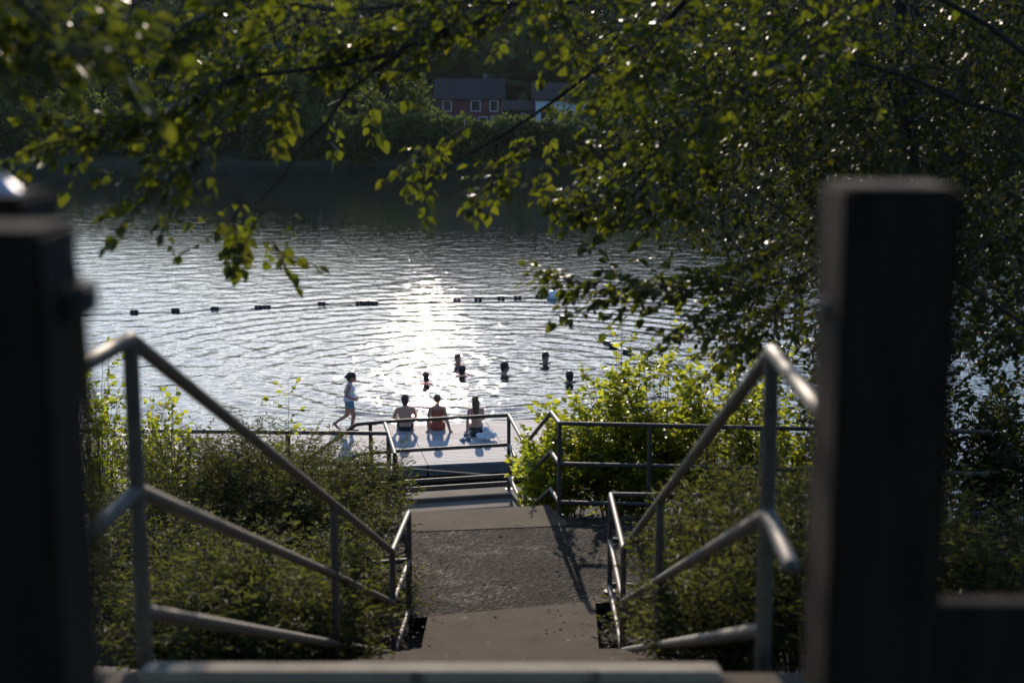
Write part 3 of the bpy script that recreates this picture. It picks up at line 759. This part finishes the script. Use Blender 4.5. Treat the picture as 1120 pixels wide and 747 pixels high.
# bright broadleaved shrubs behind the landing rail
G3 = 'bright shrubs behind the landing railing'
LB = M['leafBright']
for (u, Y, rad, h, n, lab) in (
    (678,17.1,.58,2.2,62,'bright yellow green shrub nearest the dock, just behind the corner post'),
    (616,17.1,.5,1.5,40,'bright shrub spilling round the corner post of the landing railing'),
    (600,17.6,.30,1.55,16,'thin shrub poking through the stair railing'),
    (722,16.9,.66,2.15,54,'bright green shrub behind the middle post of the landing railing'),
    (785,17.4,.7,2.35,44,'bright green shrub at the right end of the landing railing'),
    (850,16.6,.75,2.3,40,'green shrub seen between the handrail and the right gate post'),
    (930,16.8,.9,2.3,36,'dark green shrub behind the right gate post'),
    (1040,16.4,1.0,2.4,36,'dark green shrub showing right of the gate post'),
    (1130,16.4,1.0,2.3,30,'dark green shrub at the right end of the bank')):
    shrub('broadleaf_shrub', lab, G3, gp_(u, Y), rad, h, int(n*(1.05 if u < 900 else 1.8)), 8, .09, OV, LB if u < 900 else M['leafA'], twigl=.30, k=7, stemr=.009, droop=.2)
# saplings on the left
G4 = 'leafy saplings on the left bank'
for (u, Y, rad, h, n, lab) in (
    (112,17.0,.42,2.45,22,'tallest leafy sapling beside the left gate post'),
    (190,16.6,.36,1.85,15,'leafy sapling rising over the level railing in front of the water'),
    (160,16.8,.25,1.5,5,'thin sapling between the two leafier ones'),
    (320,16.6,.14,1.95,2,'single thin sprig with few leaves sticking up before the water')):
    shrub('sapling', lab, G4, gp_(u, Y), rad, h, n, 9, .085, OV, LB, cat='sapling', twigl=.26, k=5, stemr=.009, droop=.25)
# small plants at the slab's edges
for (p, s, lab) in ((at(472,655,z=ZL)+Vector((-.18,-.2,-.1)), .28, 'small tuft growing at the left corner of the concrete slab'), (at(670,690,z=ZL)+Vector((.02,0,-.1)), .3, 'weedy tuft growing right of the concrete slab')):
    shrub('weed', lab, 'weeds beside the slab', p, .14, s, 14, 5, .04, NA, LW, cat='weed', twigl=.1, k=4, stemr=.002)
# fallen leaves and litter
fo = Foliage()
for i in range(2600):
    y = random.uniform(10.8,16); x = random.choice((random.uniform(-1.5,-.9), random.uniform(.72,1.6)))
    if 12.4 < y < 15.2 and x > .6: continue
    fo.add((x, y, ground(x, y)+.015), (random.gauss(0,1), random.gauss(0,1), .15), (random.gauss(0,.4), random.gauss(0,.4), 1), random.uniform(.03,.07))
for i in range(170):
    x, y = random.choice((random.uniform(-.8,.7), random.uniform(.3,.9), random.uniform(-1,-.6))), random.uniform(11.4,15); fo.add((x, y, ZL+.022), (random.gauss(0,1), random.gauss(0,1), .1), (0,.2,1), random.uniform(.02,.04))
tag(fo.build(OV, 'fallen_leaves', surf('dry_leaf', (.06,.035,.018), (.16,.10,.05), 12, .9)), kind='stuff')

# ------------------------------------------------------------------ big trees
def inpoly(x, y, poly):
    c = False; n = len(poly); j = n-1
    for i in range(n):
        xi, yi = poly[i]; xj, yj = poly[j]
        if (yi > y) != (yj > y) and x < (xj-xi)*(y-yi)/(yj-yi)+xi: c = not c
        j = i
    return c
def tree(label, trunk, limbs, nodes, size, lmat, tl, k, group=None, downleft=(-.4,-.2,-.35), rtr=.16, up=.7):
    """trunk: list of points; limbs: list of polylines off the trunk; nodes: points where leafy twigs grow"""
    o = empty('tree', trunk[0], label, 'tree', group); org = o.location
    S1, S2, fo = Sticks(), Sticks(), Foliage()
    S1.curve([Vector(p) for p in trunk], rtr, rtr*.35, 10); S1.build('trunk', M['bark'], o, org)
    net = [Vector(p) for p in trunk[1:]]
    for L in limbs:
        L = [Vector(p) for p in L]; D_ = []
        for a, b in zip(L, L[1:]):
            nn = max(2, int((b-a).length/.3))
            for i in range(nn): D_.append(a.lerp(b, i/nn)+(rvec()*.03 if i else Vector()))
        D_.append(L[-1]); S2.curve(D_, .019, .004, 6); net += D_
    order = sorted(nodes, key=lambda n: min((Vector(n[0])-p).length for p in net))
    arr = np.array([tuple(p) for p in net])
    for (p, d) in order:
        p = Vector(p); s_ = p.y-3.95
        if 0 < s_ < 26 and 7.5 < p.z-s_*.335 < 8.35 and -1.2 < p.x+.061*s_ < .9 and random.random() < .97: continue  # opening shaped into the crowns so the sun reaches the kerb
        dv = p-Vector((0,0,ZC)); f_ = dv.y*CP-dv.z*SP; pu, pv_ = 560+1556*dv.x/f_, 373.5-1556*(dv.z*CP+dv.y*SP)/f_
        if any(a < pu < b and c < pv_ < e and random.random() < w for (a, b, c, e, w) in GAPS): continue
        q = np.array(tuple(p))
        dist = np.linalg.norm(arr-q, axis=1); i = int(dist.argmin()); L = dist[i]
        b = Vector(arr[i])
        if L > .05:
            mid = b.lerp(p, .5)+Vector((0,0,L*.08))+rvec()*L*.06
            S2.curve([b, mid, p], .004+min(.012, L*.008), .003, 4)
            if L > .25: arr = np.vstack([arr, q, np.array(tuple(mid))])
            else: arr = np.vstack([arr, q])
        dd = Vector(d) if d is not None else Vector(downleft)
        fo.twig(p, dd+rvec()*.75, tl*random.uniform(.6,1.3), k, size, S2, up=up, droop=.14)
    S2.build('branches', M['bark'], o, org); fo.build(OV, 'crown', lmat, o, org)
    return o
GAPS = [(578,632,80,142,.95), (55,150,62,140,.6), (420,600,140,180,.35), (560,600,-40,40,.6), (60,250,-30,14,.6)]
def clump(u, v, s=70, seed=0): return noise.noise(Vector((u/s, v/s, seed)))
def sample(poly, n, Yr, thr, seed, s=70):
    xs_, ys_ = [p[0] for p in poly], [p[1] for p in poly]; out = []
    tries = 0
    while len(out) < n and tries < n*40:
        tries += 1
        u, v = random.uniform(min(xs_), max(xs_)), random.uniform(min(ys_), max(ys_))
        if not inpoly(u, v, poly): continue
        Y = random.uniform(*Yr)
        if clump(u, v, s, seed+Y*.25) < thr: continue
        out.append((at(u, v, Y=Y), None))
    return out
def spray(pts, Y0, Y1, n, spread=12):
    """a leafy branchlet following sight points from its root to its tip"""
    out = []; m = len(pts)-1
    for i in range(n):
        t = (i+random.random())/n*m; j = min(m-1, int(t)); f = t-j
        u, v = lerp(pts[j][0], pts[j+1][0], f), lerp(pts[j][1], pts[j+1][1], f); w = spread*(1-.7*t/m); v -= 24
        Y = lerp(Y0, Y1, t/m)
        p = at(u+random.gauss(0,w*.5), v+random.gauss(0,w*.5), Y=Y+random.gauss(0,.12))
        a, b = at(*pts[j], Y=Y), at(*pts[j+1], Y=Y); out.append((p, (b-a).normalized()))
    return out
# tree A: on the right bank behind the gate post
polyA = [(640,-10),(1200,-10),(1200,400),(1120,392),(1060,385),(1040,360),(900,425),(840,415),(790,385),(775,340),(735,300),(745,230),(700,190),(690,120),(650,70)]
nodes = sample(polyA, 1700, (10.5,15.5), -.12, 3, 60)
polyA2 = [(860,-10),(1200,-10),(1200,380),(1000,380),(930,300),(850,200)]
nodes += sample(polyA2, 1000, (9.5,16), -.4, 9, 60)
polyA3 = [(560,-420),(1300,-420),(1300,0),(640,0)]
nodes += sample(polyA3, 900, (10,17), -.3, 5, 90)
base = Vector((3.75,13.2,ground(3.75,13.2)-.1))
trunkA = [base, base+Vector((-.08,.0,1.2)), base+Vector((-.2,-.1,2.6)), base+Vector((-.1,-.1,4.2)), base+Vector((-.3,0,6.2))]
limA = [[trunkA[1], at(900,260,Y=12.8), at(800,200,Y=12.3), at(740,130,Y=12)],
        [trunkA[2], at(850,150,Y=13.2), at(770,60,Y=13), at(700,20,Y=12.6)],
        [trunkA[1], at(1040,330,Y=12.4), at(1110,260,Y=12)],
        [trunkA[2], at(1060,130,Y=13), at(1150,40,Y=13)],
        [trunkA[3], at(940,-60,Y=13.5), at(800,-160,Y=13)],
        [at(768,60,Y=12.2), at(772,130,Y=11.9), at(783,200,Y=11.6), at(797,268,Y=11.4), at(800,330,Y=11.2)],
        [trunkA[1], at(905,330,Y=12.2), at(850,345,Y=11.6), at(770,345,Y=10.9)]]
tree('dense leafy tree on the right bank whose crown fills the upper right', trunkA, limA, nodes, .066, M['leafA'], .38, 9, 'trees by the stairs', rtr=.17)
nodes = sample([(800,-10),(1260,-10),(1260,380),(960,380),(900,330),(830,300),(790,150)], 1300, (16.5,21), -.35, 71, 60)  # second tree, added behind tree A to block the sun from its crown
nodes += sample([(700,-400),(1300,-400),(1300,-10),(740,-10)], 500, (16,22), -.35, 73, 90)
bA = Vector((5.35,19,ground(5.35,19)-.1)); trA = [bA, bA+Vector((0,0,2)), bA+Vector((-.1,0,4)), bA+Vector((0,0,7)), bA+Vector((-.2,0,9.5))]
tree('tree added farther down the right bank to shade the leafy crown, showing as dark foliage behind it', trA, [[trA[1], at(1000,300,Y=18), at(920,280,Y=17.5)], [trA[2], at(980,120,Y=18), at(860,60,Y=18)], [trA[3], at(900,-100,Y=18.5), at(800,-250,Y=18.5)]], nodes, .095, M['leafA'], .42, 7, 'trees by the stairs', rtr=.18)
# tree B: stands beside the stairs out to the right, its branches hang across the view
nodes = []
nodes += spray([(790,120),(740,165),(695,212),(650,230),(612,242)], 10.4,9.4, 42, 15)
nodes += spray([(800,160),(750,205),(700,240),(660,248),(634,257)], 10.2,9.2, 42, 14)
nodes += spray([(800,190),(760,235),(715,262),(675,272)], 10,9.2, 30, 13)
nodes += spray([(900,290),(850,300),(790,318),(753,332),(690,335),(640,332),(608,328)], 9.4,8.6, 54, 12)
nodes += spray([(880,340),(830,350),(790,372),(757,380)], 9,8.4, 26, 16)
nodes += spray([(860,300),(800,330),(735,345),(700,342)], 8.9,8.4, 30, 16)
nodes += spray([(720,345),(680,352),(634,357)], 8.8,8.5, 9, 4)
nodes += spray([(850,360),(830,390),(800,420)], 9,8.8, 22, 16)
nodes += spray([(660,60),(600,110),(540,150),(490,175),(457,207)], 9.6,8.6, 52, 13)
nodes += spray([(690,90),(640,140),(590,180),(560,205),(535,228)], 9.6,8.6, 40, 12)
nodes += spray([(560,190),(610,195),(650,190)], 8.8,8.8, 14, 10)
nodes += spray([(500,-10),(460,60),(430,110),(400,150),(378,172)], 8.4,7.6, 44, 18)
nodes += spray([(640,-10),(560,20),(500,40),(430,60),(370,80)], 8.4,7.4, 60, 24)
nodes += spray([(430,30),(370,90),(340,150),(300,200),(262,250),(255,288)], 8,7.2, 56, 17)
nodes += spray([(340,170),(325,215),(305,248),(288,278),(300,298)], 7.6,7.2, 22, 10)
nodes += spray([(330,190),(300,245),(275,282),(262,304)], 7.4,7.1, 48, 15)
nodes += spray([(320,250),(305,292),(305,312)], 7.3,7.1, 26, 12)
nodes += spray([(350,60),(270,90),(230,130),(190,155),(120,165),(40,185)], 7.4,6.6, 74, 17)
nodes += spray([(330,120),(270,160),(215,215),(160,236)], 7.2,6.6, 34, 15)
nodes += spray([(310,-10),(250,30),(190,60),(120,90)], 6.6,5.8, 40, 24)
nodes += spray([(620,60),(560,105),(500,135),(470,150)], 9,8.4, 26, 20)
nodes += sample([(110,-10),(980,-10),(900,120),(760,160),(620,95),(530,60),(470,90),(400,140),(330,120),(240,150),(180,60),(120,40)], 360, (7,10.5), .0, 21, 55)
nodes += sample([(240,-10),(980,-10),(940,110),(700,110),(560,50),(400,100),(300,60)], 260, (7.5,10.5), -.2, 31, 55)
nodes += sample([(-200,-500),(1300,-500),(1250,-12),(-150,-12)], 900, (6.5,12.5), -.15, 41, 120)
bB = Vector((4.3,8.6,ground(4.3,8.6)-.1))
trB = [bB, bB+Vector((.05,0,1.8)), bB+Vector((-.1,0,3.4)), bB+Vector((-.4,-.1,4.8)), bB+Vector((-.5,-.2,6.5))]
limB = [[trB[2], at(980,-40,Y=8.9), at(760,-10,Y=8.8), at(560,5,Y=8.3), at(400,10,Y=7.8), at(230,2,Y=7.2), at(60,-20,Y=6.6)],
        [trB[2], at(900,60,Y=9.4), at(800,120,Y=9.9), at(740,165,Y=9.8), at(690,215,Y=9.5)],
        [trB[1], at(960,250,Y=9.3), at(880,300,Y=9.1), at(780,322,Y=8.9), at(690,336,Y=8.8)],
        [at(560,5,Y=8.3), at(470,45,Y=8), at(380,100,Y=7.7), at(330,160,Y=7.5), at(275,230,Y=7.3)],
        [at(560,5,Y=8.3), at(430,60,Y=7.6), at(260,85,Y=7.1), at(190,130,Y=6.9), at(110,160,Y=6.7)],
        [at(760,-10,Y=8.8), at(680,60,Y=9.1), at(600,115,Y=9), at(520,165,Y=8.8), at(465,200,Y=8.7)],
        [trB[3], at(900,-200,Y=9), at(600,-260,Y=9), at(300,-260,Y=8.5), at(0,-240,Y=8)]]
tree('tree with branches hanging across the top of the view in front of the lake', trB, limB, nodes, .076, M['leafB'], .27, 6, 'trees by the stairs', rtr=.14)
# tree C: nearest blurred sprays top left
nodes = []
nodes += spray([(-60,-60),(0,0),(60,40),(110,60)], 4.6,4.3, 26, 28)
nodes += spray([(-80,40),(-20,60),(30,80),(70,70)], 4.5,4.2, 20, 24)
nodes += sample([(-500,-700),(-20,-700),(-20,-30),(-500,-30)], 200, (3.5,6), -.3, 51, 120)
nodes += sample([(-300,-900),(500,-900),(400,-450),(-300,-400)], 300, (5,9), -.3, 57, 120)
bC = Vector((-3.6,5.2,ground(-3.6,5.2)-.1)); trC = [bC, bC+Vector((.1,0,1.6)), bC+Vector((.25,-.1,3)), bC+Vector((.3,0,5))]
tree('tree with the nearest blurred leaves at the upper left', trC, [[trC[1], at(-100,-30,Y=4.8), at(0,10,Y=4.5)], [trC[2], at(-50,-500,Y=6), at(300,-700,Y=7)]], nodes, .07, M['leafB'], .26, 6, 'trees by the stairs', rtr=.1)

# ------------------------------------------------------------------ far bank
def bank(x, y):
    d = y-186-3*math.sin(x*.03)
    z = -1.2 if d < -4 else lerp(-1.2, 2.2, min(1, (d+4)/9)) + max(0, d-5)*.05
    if y > 240:
        e = (y-240)
        ridge = 20+48/(1+math.exp(-(x+95)/35))+10*noise.noise(Vector((x*.006, 3, 0)))
        z += ridge*(1-math.exp(-(e/260)**1.6))*1.15
        z += 6*noise.noise(Vector((x*.015, y*.015, 2)))*min(1, e/100)
    return z
xs = [-900,-700,-550]+[i*12 for i in range(-36, 37)]+[550,700,900]; ys = [170,178,182,184,186,188,190,193,197,203,212,225,240]+[250+i*18 for i in range(0, 40)]
tag(grid('hill', xs, ys, bank, M['wood']), kind='structure')
def fhill(x, y): return 20+75*math.exp(-((x+520)/420)**2)*math.exp(-((y-1700)/400)**2)+50*math.exp(-((y-1900)/500)**2)+9*noise.noise(Vector((x*.004, y*.004, 8)))
tag(grid('far_hill', [i*60 for i in range(-50, 51)], [1000+i*60 for i in range(0, 25)], fhill, M['wood']), kind='structure')
def fartree(i, h, r, n, low=.15):
    o = empty('far_tree', (0,0,0), 'tree', 'tree', 'trees on the far bank'); st_ = Sticks(); st_.curve([Vector((0,0,-.5)), Vector((.1,0,h*.35)), Vector((-.1,.1,h*.8))], .22, .06, 6)
    k1 = st_.build('trunk', M['bark'], o); P, D_, N_, L_ = [], [], [], []
    lobes = [(rvec()*r*.55+Vector((0,0,h*random.uniform(low+.2,.85))), r*random.uniform(.35,.6)) for _ in range(11)]
    for c, rr in lobes:
        for _ in range(n//11):
            v = rvec(); p = c+v*rr*random.uniform(.55,1.05); P.append(tuple(p)); D_.append(tuple(v+rvec()*.8)); N_.append(tuple(rvec()+Vector((0,0,.5)))); L_.append(random.uniform(.35,.75))
    k2 = leaves(P, D_, N_, L_, OV, 'crown', M['leafFar'], o)
    return o, [k1, k2]
protos = [fartree(0,9,3.2,2200), fartree(1,7,3.0,1900,.0), fartree(2,11,3.4,2400), fartree(3,4.6,2.9,1700,-.15), fartree(4,3.8,3.2,1600,-.15)]
used = set()
def putfar(k, u, Y, sc, label, group='trees on the far bank', name=None, cat=None, dzv=0):
    o, kids = protos[k]; x = (u-560)/1556*(Y*CP+ZC*SP); loc = (x, Y, bank(x, Y)-.3+dzv)
    if k in used: c = copy_tree(o, kids, loc, random.uniform(0, 6.28), sc, label)
    else:
        used.add(k); c = o; c.location = loc; c.rotation_euler.z = random.uniform(0, 6.28); c.scale = (sc,)*3; c['label'] = label
    c['group'] = group
    if cat: c['category'] = cat
# shoreline shrubs
SL = 'low bush in the dark belt along the far shore'
for i, u in enumerate(range(-60, 1200, 19)):
    if 470 < u < 700: k, sc = random.choice((3,4)), random.uniform(.7,1.15)
    else: k, sc = random.choice((3,4,1)), random.uniform(.75,1.4)
    putfar(k, u+random.uniform(-8,8), random.uniform(185.5,190), sc, SL, 'bushes along the far shore', cat='bush')
TL = 'tree rising behind the bushes of the far shore'
for i, u in enumerate(range(-60, 1200, 36)):
    if 475 < u < 650: continue
    putfar(random.choice((0,1,2)), u+random.uniform(-10,10), random.uniform(200,212), random.uniform(.9,1.3), TL, 'trees behind the far shore')
for i, u in enumerate(list(range(-50, 400, 42))+list(range(700, 1200, 42))):
    putfar(random.choice((0,2)), u+random.uniform(-15,15), random.uniform(236,262), random.uniform(1.1,1.5), 'tree in the back row above the far shore houses', 'back row trees above the far shore')
for i, (x, y, k) in enumerate(((-4,-7,0),(3.5,-8,2),(-.5,-12,2),(-9,-3,0),(9,-4,2),(-12,3,1),(11,3,1))):  # unseen trees added behind the camera to keep sky light off the foreground
    o, kids = protos[k]; copy_tree(o, kids, (x, y, ground(x, y)-.2), i*1.3, 1.0, 'unseen tree added behind the viewpoint to block sky light')['group'] = 'unseen sky blocking trees behind the viewpoint'
# hillside wood: thousands of crowns, one mass
P, D_, N_, L_ = [], [], [], []
for i in range(5200):
    y = 262+random.random()**1.3*640; x = random.uniform(-.46,.46)*y*1.1
    z = bank(x, y); hh = random.uniform(6,12); r_ = random.uniform(2.5,4.5)
    for j in range(12):
        v = rvec(); P.append((x+v.x*r_, y+v.y*r_, z+hh*.62+v.z*hh*.42)); D_.append(tuple(v)); N_.append(tuple(rvec())); L_.append(random.uniform(2.0,3.8))
tag(leaves(P, D_, N_, L_, OV, 'woods', M['needle']), 'distant wooded hillside', None, kind='stuff')
# houses
def house(name, label, x0, x1, y0, dep, z0, hw, hr, wmat, rmat, wins, gable='x', chim=False):
    o = empty(name, ((x0+x1)/2, y0, z0), label, 'house', 'houses on the far bank'); W = x1-x0; a = o.location
    bm = bmesh.new(); box(bm, -W/2, W/2, 0, dep, -1.5, hw)
    ends = ((-W/2),(W/2)) if gable == 'x' else (0, dep)
    if gable == 'x':
        for e in ends:
            s = -.01 if e > 0 else .01; vs = [bm.verts.new(q) for q in ((e+s,0,hw),(e+s,dep,hw),(e+s,dep/2,hw+hr))]; bm.faces.new(vs)
    else:
        for e in ends:
            s = .01 if e == 0 else -.01; vs = [bm.verts.new(q) for q in ((-W/2,e+s,hw),(W/2,e+s,hw),(0,e+s,hw+hr))]; bm.faces.new(vs)
    finish(bm, 'wall', M[wmat], o, False)
    bm = bmesh.new(); t = .18; ov = .5
    def slab(p, q, r, s): 
        lo = [bm.verts.new(Vector(v)) for v in (p,q,r,s)]; hi = [bm.verts.new(Vector(v)+Vector((0,0,t))) for v in (p,q,r,s)]
        bm.faces.new(lo[::-1]); bm.faces.new(hi)
        for i in range(4): bm.faces.new((lo[i], lo[(i+1)%4], hi[(i+1)%4], hi[i]))
    if gable == 'x':
        k = hr/(dep/2); slab((-W/2-ov,-ov,hw-k*ov+.02), (W/2+ov,-ov,hw-k*ov+.02), (W/2+ov,dep/2,hw+hr+.02), (-W/2-ov,dep/2,hw+hr+.02)); slab((-W/2-ov,dep/2,hw+hr+.02), (W/2+ov,dep/2,hw+hr+.02), (W/2+ov,dep+ov,hw-k*ov+.02), (-W/2-ov,dep+ov,hw-k*ov+.02))
    else:
        k = hr/(W/2); slab((-W/2-ov,-ov,hw-k*ov+.02), (0,-ov,hw+hr+.02), (0,dep+ov,hw+hr+.02), (-W/2-ov,dep+ov,hw-k*ov+.02)); slab((0,-ov,hw+hr+.02), (W/2+ov,-ov,hw-k*ov+.02), (W/2+ov,dep+ov,hw-k*ov+.02), (0,dep+ov,hw+hr+.02))
    rf = finish(bm, 'roof', M[rmat], o, False)
    if chim:
        bm = bmesh.new(); box(bm, W*.2, W*.2+.7, dep*.5, dep*.5+.7, hw+hr*.4, hw+hr+1.0); finish(bm, 'chimney', M['brownwall'], rf, False)
    for (wx, wz, ww, wh) in wins:
        bm = bmesh.new(); x, z = -W/2+wx, wz; f = .14
        box(bm, x-f, x+ww+f, -.06, -.003, z-f, z); box(bm, x-f, x+ww+f, -.06, -.003, z+wh, z+wh+f); box(bm, x-f, x, -.06, -.003, z+.001, z+wh-.001); box(bm, x+ww, x+ww+f, -.06, -.003, z+.001, z+wh-.001)
        wo = finish(bm, 'window', M['trim'], o, False)
        bm = bmesh.new(); box(bm, x+.003, x+ww-.003, -.03, -.004, z+.003, z+wh-.003); finish(bm, 'pane', M['glass'], wo, False)
def hx(u, Y): return (u-560)/1556*(Y*CP+ZC*SP)
Yh = 214
house('red_house', 'dark red two storey house with white framed windows behind the far shore bushes', hx(478,Yh), hx(549,Yh), Yh, 8, 2.9, 5.6, 2.6, 'redwall', 'roof',
      [(1.0,1.2,1.1,1.7),(3.0,1.2,1.1,1.7),(6.3,1.0,1.1,1.7),(1.0,3.7,1.1,1.4),(5.2,3.7,1.2,1.4),(8.0,3.7,1.0,1.4),(8.2,.9,1.1,1.9)], chim=True)
house('white_house', 'pale white sided house with small dark windows across the lake', hx(586,Yh+6), hx(642,Yh+6), Yh+6, 8, 4.0, 4.3, 2.2, 'whitewall', 'roof',
      [(.8,1.2,.8,1.5),(2.6,1.2,.8,1.5),(4.6,1.2,.8,1.5),(6.3,1.2,.8,1.5)])
house('boat_shed', 'low dark shed between the red and the white house', hx(551,Yh+8), hx(583,Yh+8), Yh+8, 6, 3.6, 3.0, 1.2, 'brownwall', 'roof', [(2.8,.8,.5,1.6)])
house('grey_house', 'house with a shiny metal roof on the slope left of the red house', hx(264,250), hx(298,250), 250, 8, 8.6, 3.0, 1.8, 'brownwall', 'metalroof', [(1,1,1,1.2),(3.4,1,1,1.2)])
house('green_roofed_shed', 'shed with a green roof at the left border of the far bank', hx(-30,228), hx(14,228), 228, 6, 8.2, 2.6, 1.2, 'brownwall', 'greenroof', [(4,.8,1,1)])
# utility poles and wires
poles = []
for i, (u, Y, ztop, lab) in enumerate(((19,204,16.5,'leaning wooden utility pole on the far bank at the left'), (330,208,17,'wooden utility pole on the far bank behind the hanging leaves'))):
    x = hx(u, Y); zb = bank(x, Y); o = empty('utility_pole', (x, Y, zb), lab, 'utility pole', 'utility poles on the far bank'); poles.append((x, Y, ztop))
    bm = bmesh.new(); cyl(bm, (.9 if i == 0 else 0,0,-.5), (0,0,ztop-zb), .2, .12, n=10); finish(bm, 'pole', M['pole'], o)
    bm = bmesh.new(); box(bm, -1.2,1.2,-.16,-.04, ztop-zb-1.0, ztop-zb-.85); finish(bm, 'crossarm', M['pole'], o, False)
for j, (dy, zz, l) in enumerate(((-.8,-.9,'lowest'),(0,-.2,'topmost'),(.8,-.8,'middle'))):
    (xa, ya, za), (xb, yb, zb) = poles; pts = []
    for i in range(25):
        t = i/24; pts.append(Vector((lerp(xa,xb,t)+dy, lerp(ya,yb,t), lerp(za,zb,t)+zz-(1.6+.3*j)*4*t*(1-t))))
    bm = bmesh.new()
    for a, b_ in zip(pts, pts[1:]): cyl(bm, a, b_, .03, n=5, caps=False)
    tag(finish(bm, 'power_line', M['chrome']), l+' of the three wires strung between the utility poles', 'wire', 'power lines on the far bank')

# ------------------------------------------------------------------ camera, light, air
bm = bmesh.new(); box(bm, -1000, 1000, -70, 1010, -4, 135)
hm = bpy.data.materials.new('haze'); hm.use_nodes = True; ht = hm.node_tree; ht.nodes.remove(ht.nodes['Principled BSDF'])
pv = N(ht, 'ShaderNodeVolumePrincipled'); pv.inputs['Density'].default_value = .00004; pv.inputs['Color'].default_value = (.86,.90,.95,1); pv.inputs['Anisotropy'].default_value = .3
ht.links.new(pv.outputs[0], ht.nodes['Material Output'].inputs['Volume'])
tag(finish(bm, 'haze', hm, None, False), kind='stuff')
cam = bpy.data.cameras.new('camera'); co = bpy.data.objects.new('camera', cam); COL.objects.link(co); S.camera = co
co.location = (0,0,ZC); co.rotation_euler = (math.pi/2-PITCH, 0, 0)
cam.lens = 50*1556/1555.6; cam.sensor_width = 36; cam.clip_end = 6000; cam.clip_start = .05
cam.dof.use_dof = True; cam.dof.focus_distance = 27; cam.dof.aperture_fstop = 2.0; cam.dof.aperture_blades = 9
EL, AZ = R(18.5), R(-3.5)                       # sun ahead of the camera, a little left
sun = bpy.data.lights.new('sun', 'SUN'); so = bpy.data.objects.new('sun', sun); COL.objects.link(so)
sun.energy = 3.6; sun.angle = R(.55); sun.color = (1,.85,.70)
dirv = Vector((math.sin(AZ)*math.cos(EL), math.cos(AZ)*math.cos(EL), math.sin(EL)))
so.rotation_euler = dirv.to_track_quat('Z','Y').to_euler(); so.location = (0,20,30)
W = bpy.data.worlds.new('World'); S.world = W; W.use_nodes = True; t = W.node_tree
sky = t.nodes.new('ShaderNodeTexSky'); sky.sky_type = 'NISHITA'; sky.sun_disc = False
sky.sun_elevation = EL; sky.sun_rotation = AZ; sky.air_density = 1.0; sky.dust_density = .7; sky.ozone_density = 4.2
bg = t.nodes['Background']; bg.inputs[1].default_value = .15; t.links.new(sky.outputs[0], bg.inputs[0])
S.view_settings.view_transform = 'Standard'; S.view_settings.look = 'None'; S.view_settings.exposure = .4; S.view_settings.gamma = 1
S.cycles.use_denoising = True; S.cycles.max_bounces = 7; S.cycles.transparent_max_bounces = 4; S.cycles.sample_clamp_indirect = 4
S.cycles.sample_clamp_direct = 0
S.render.film_transparent = False
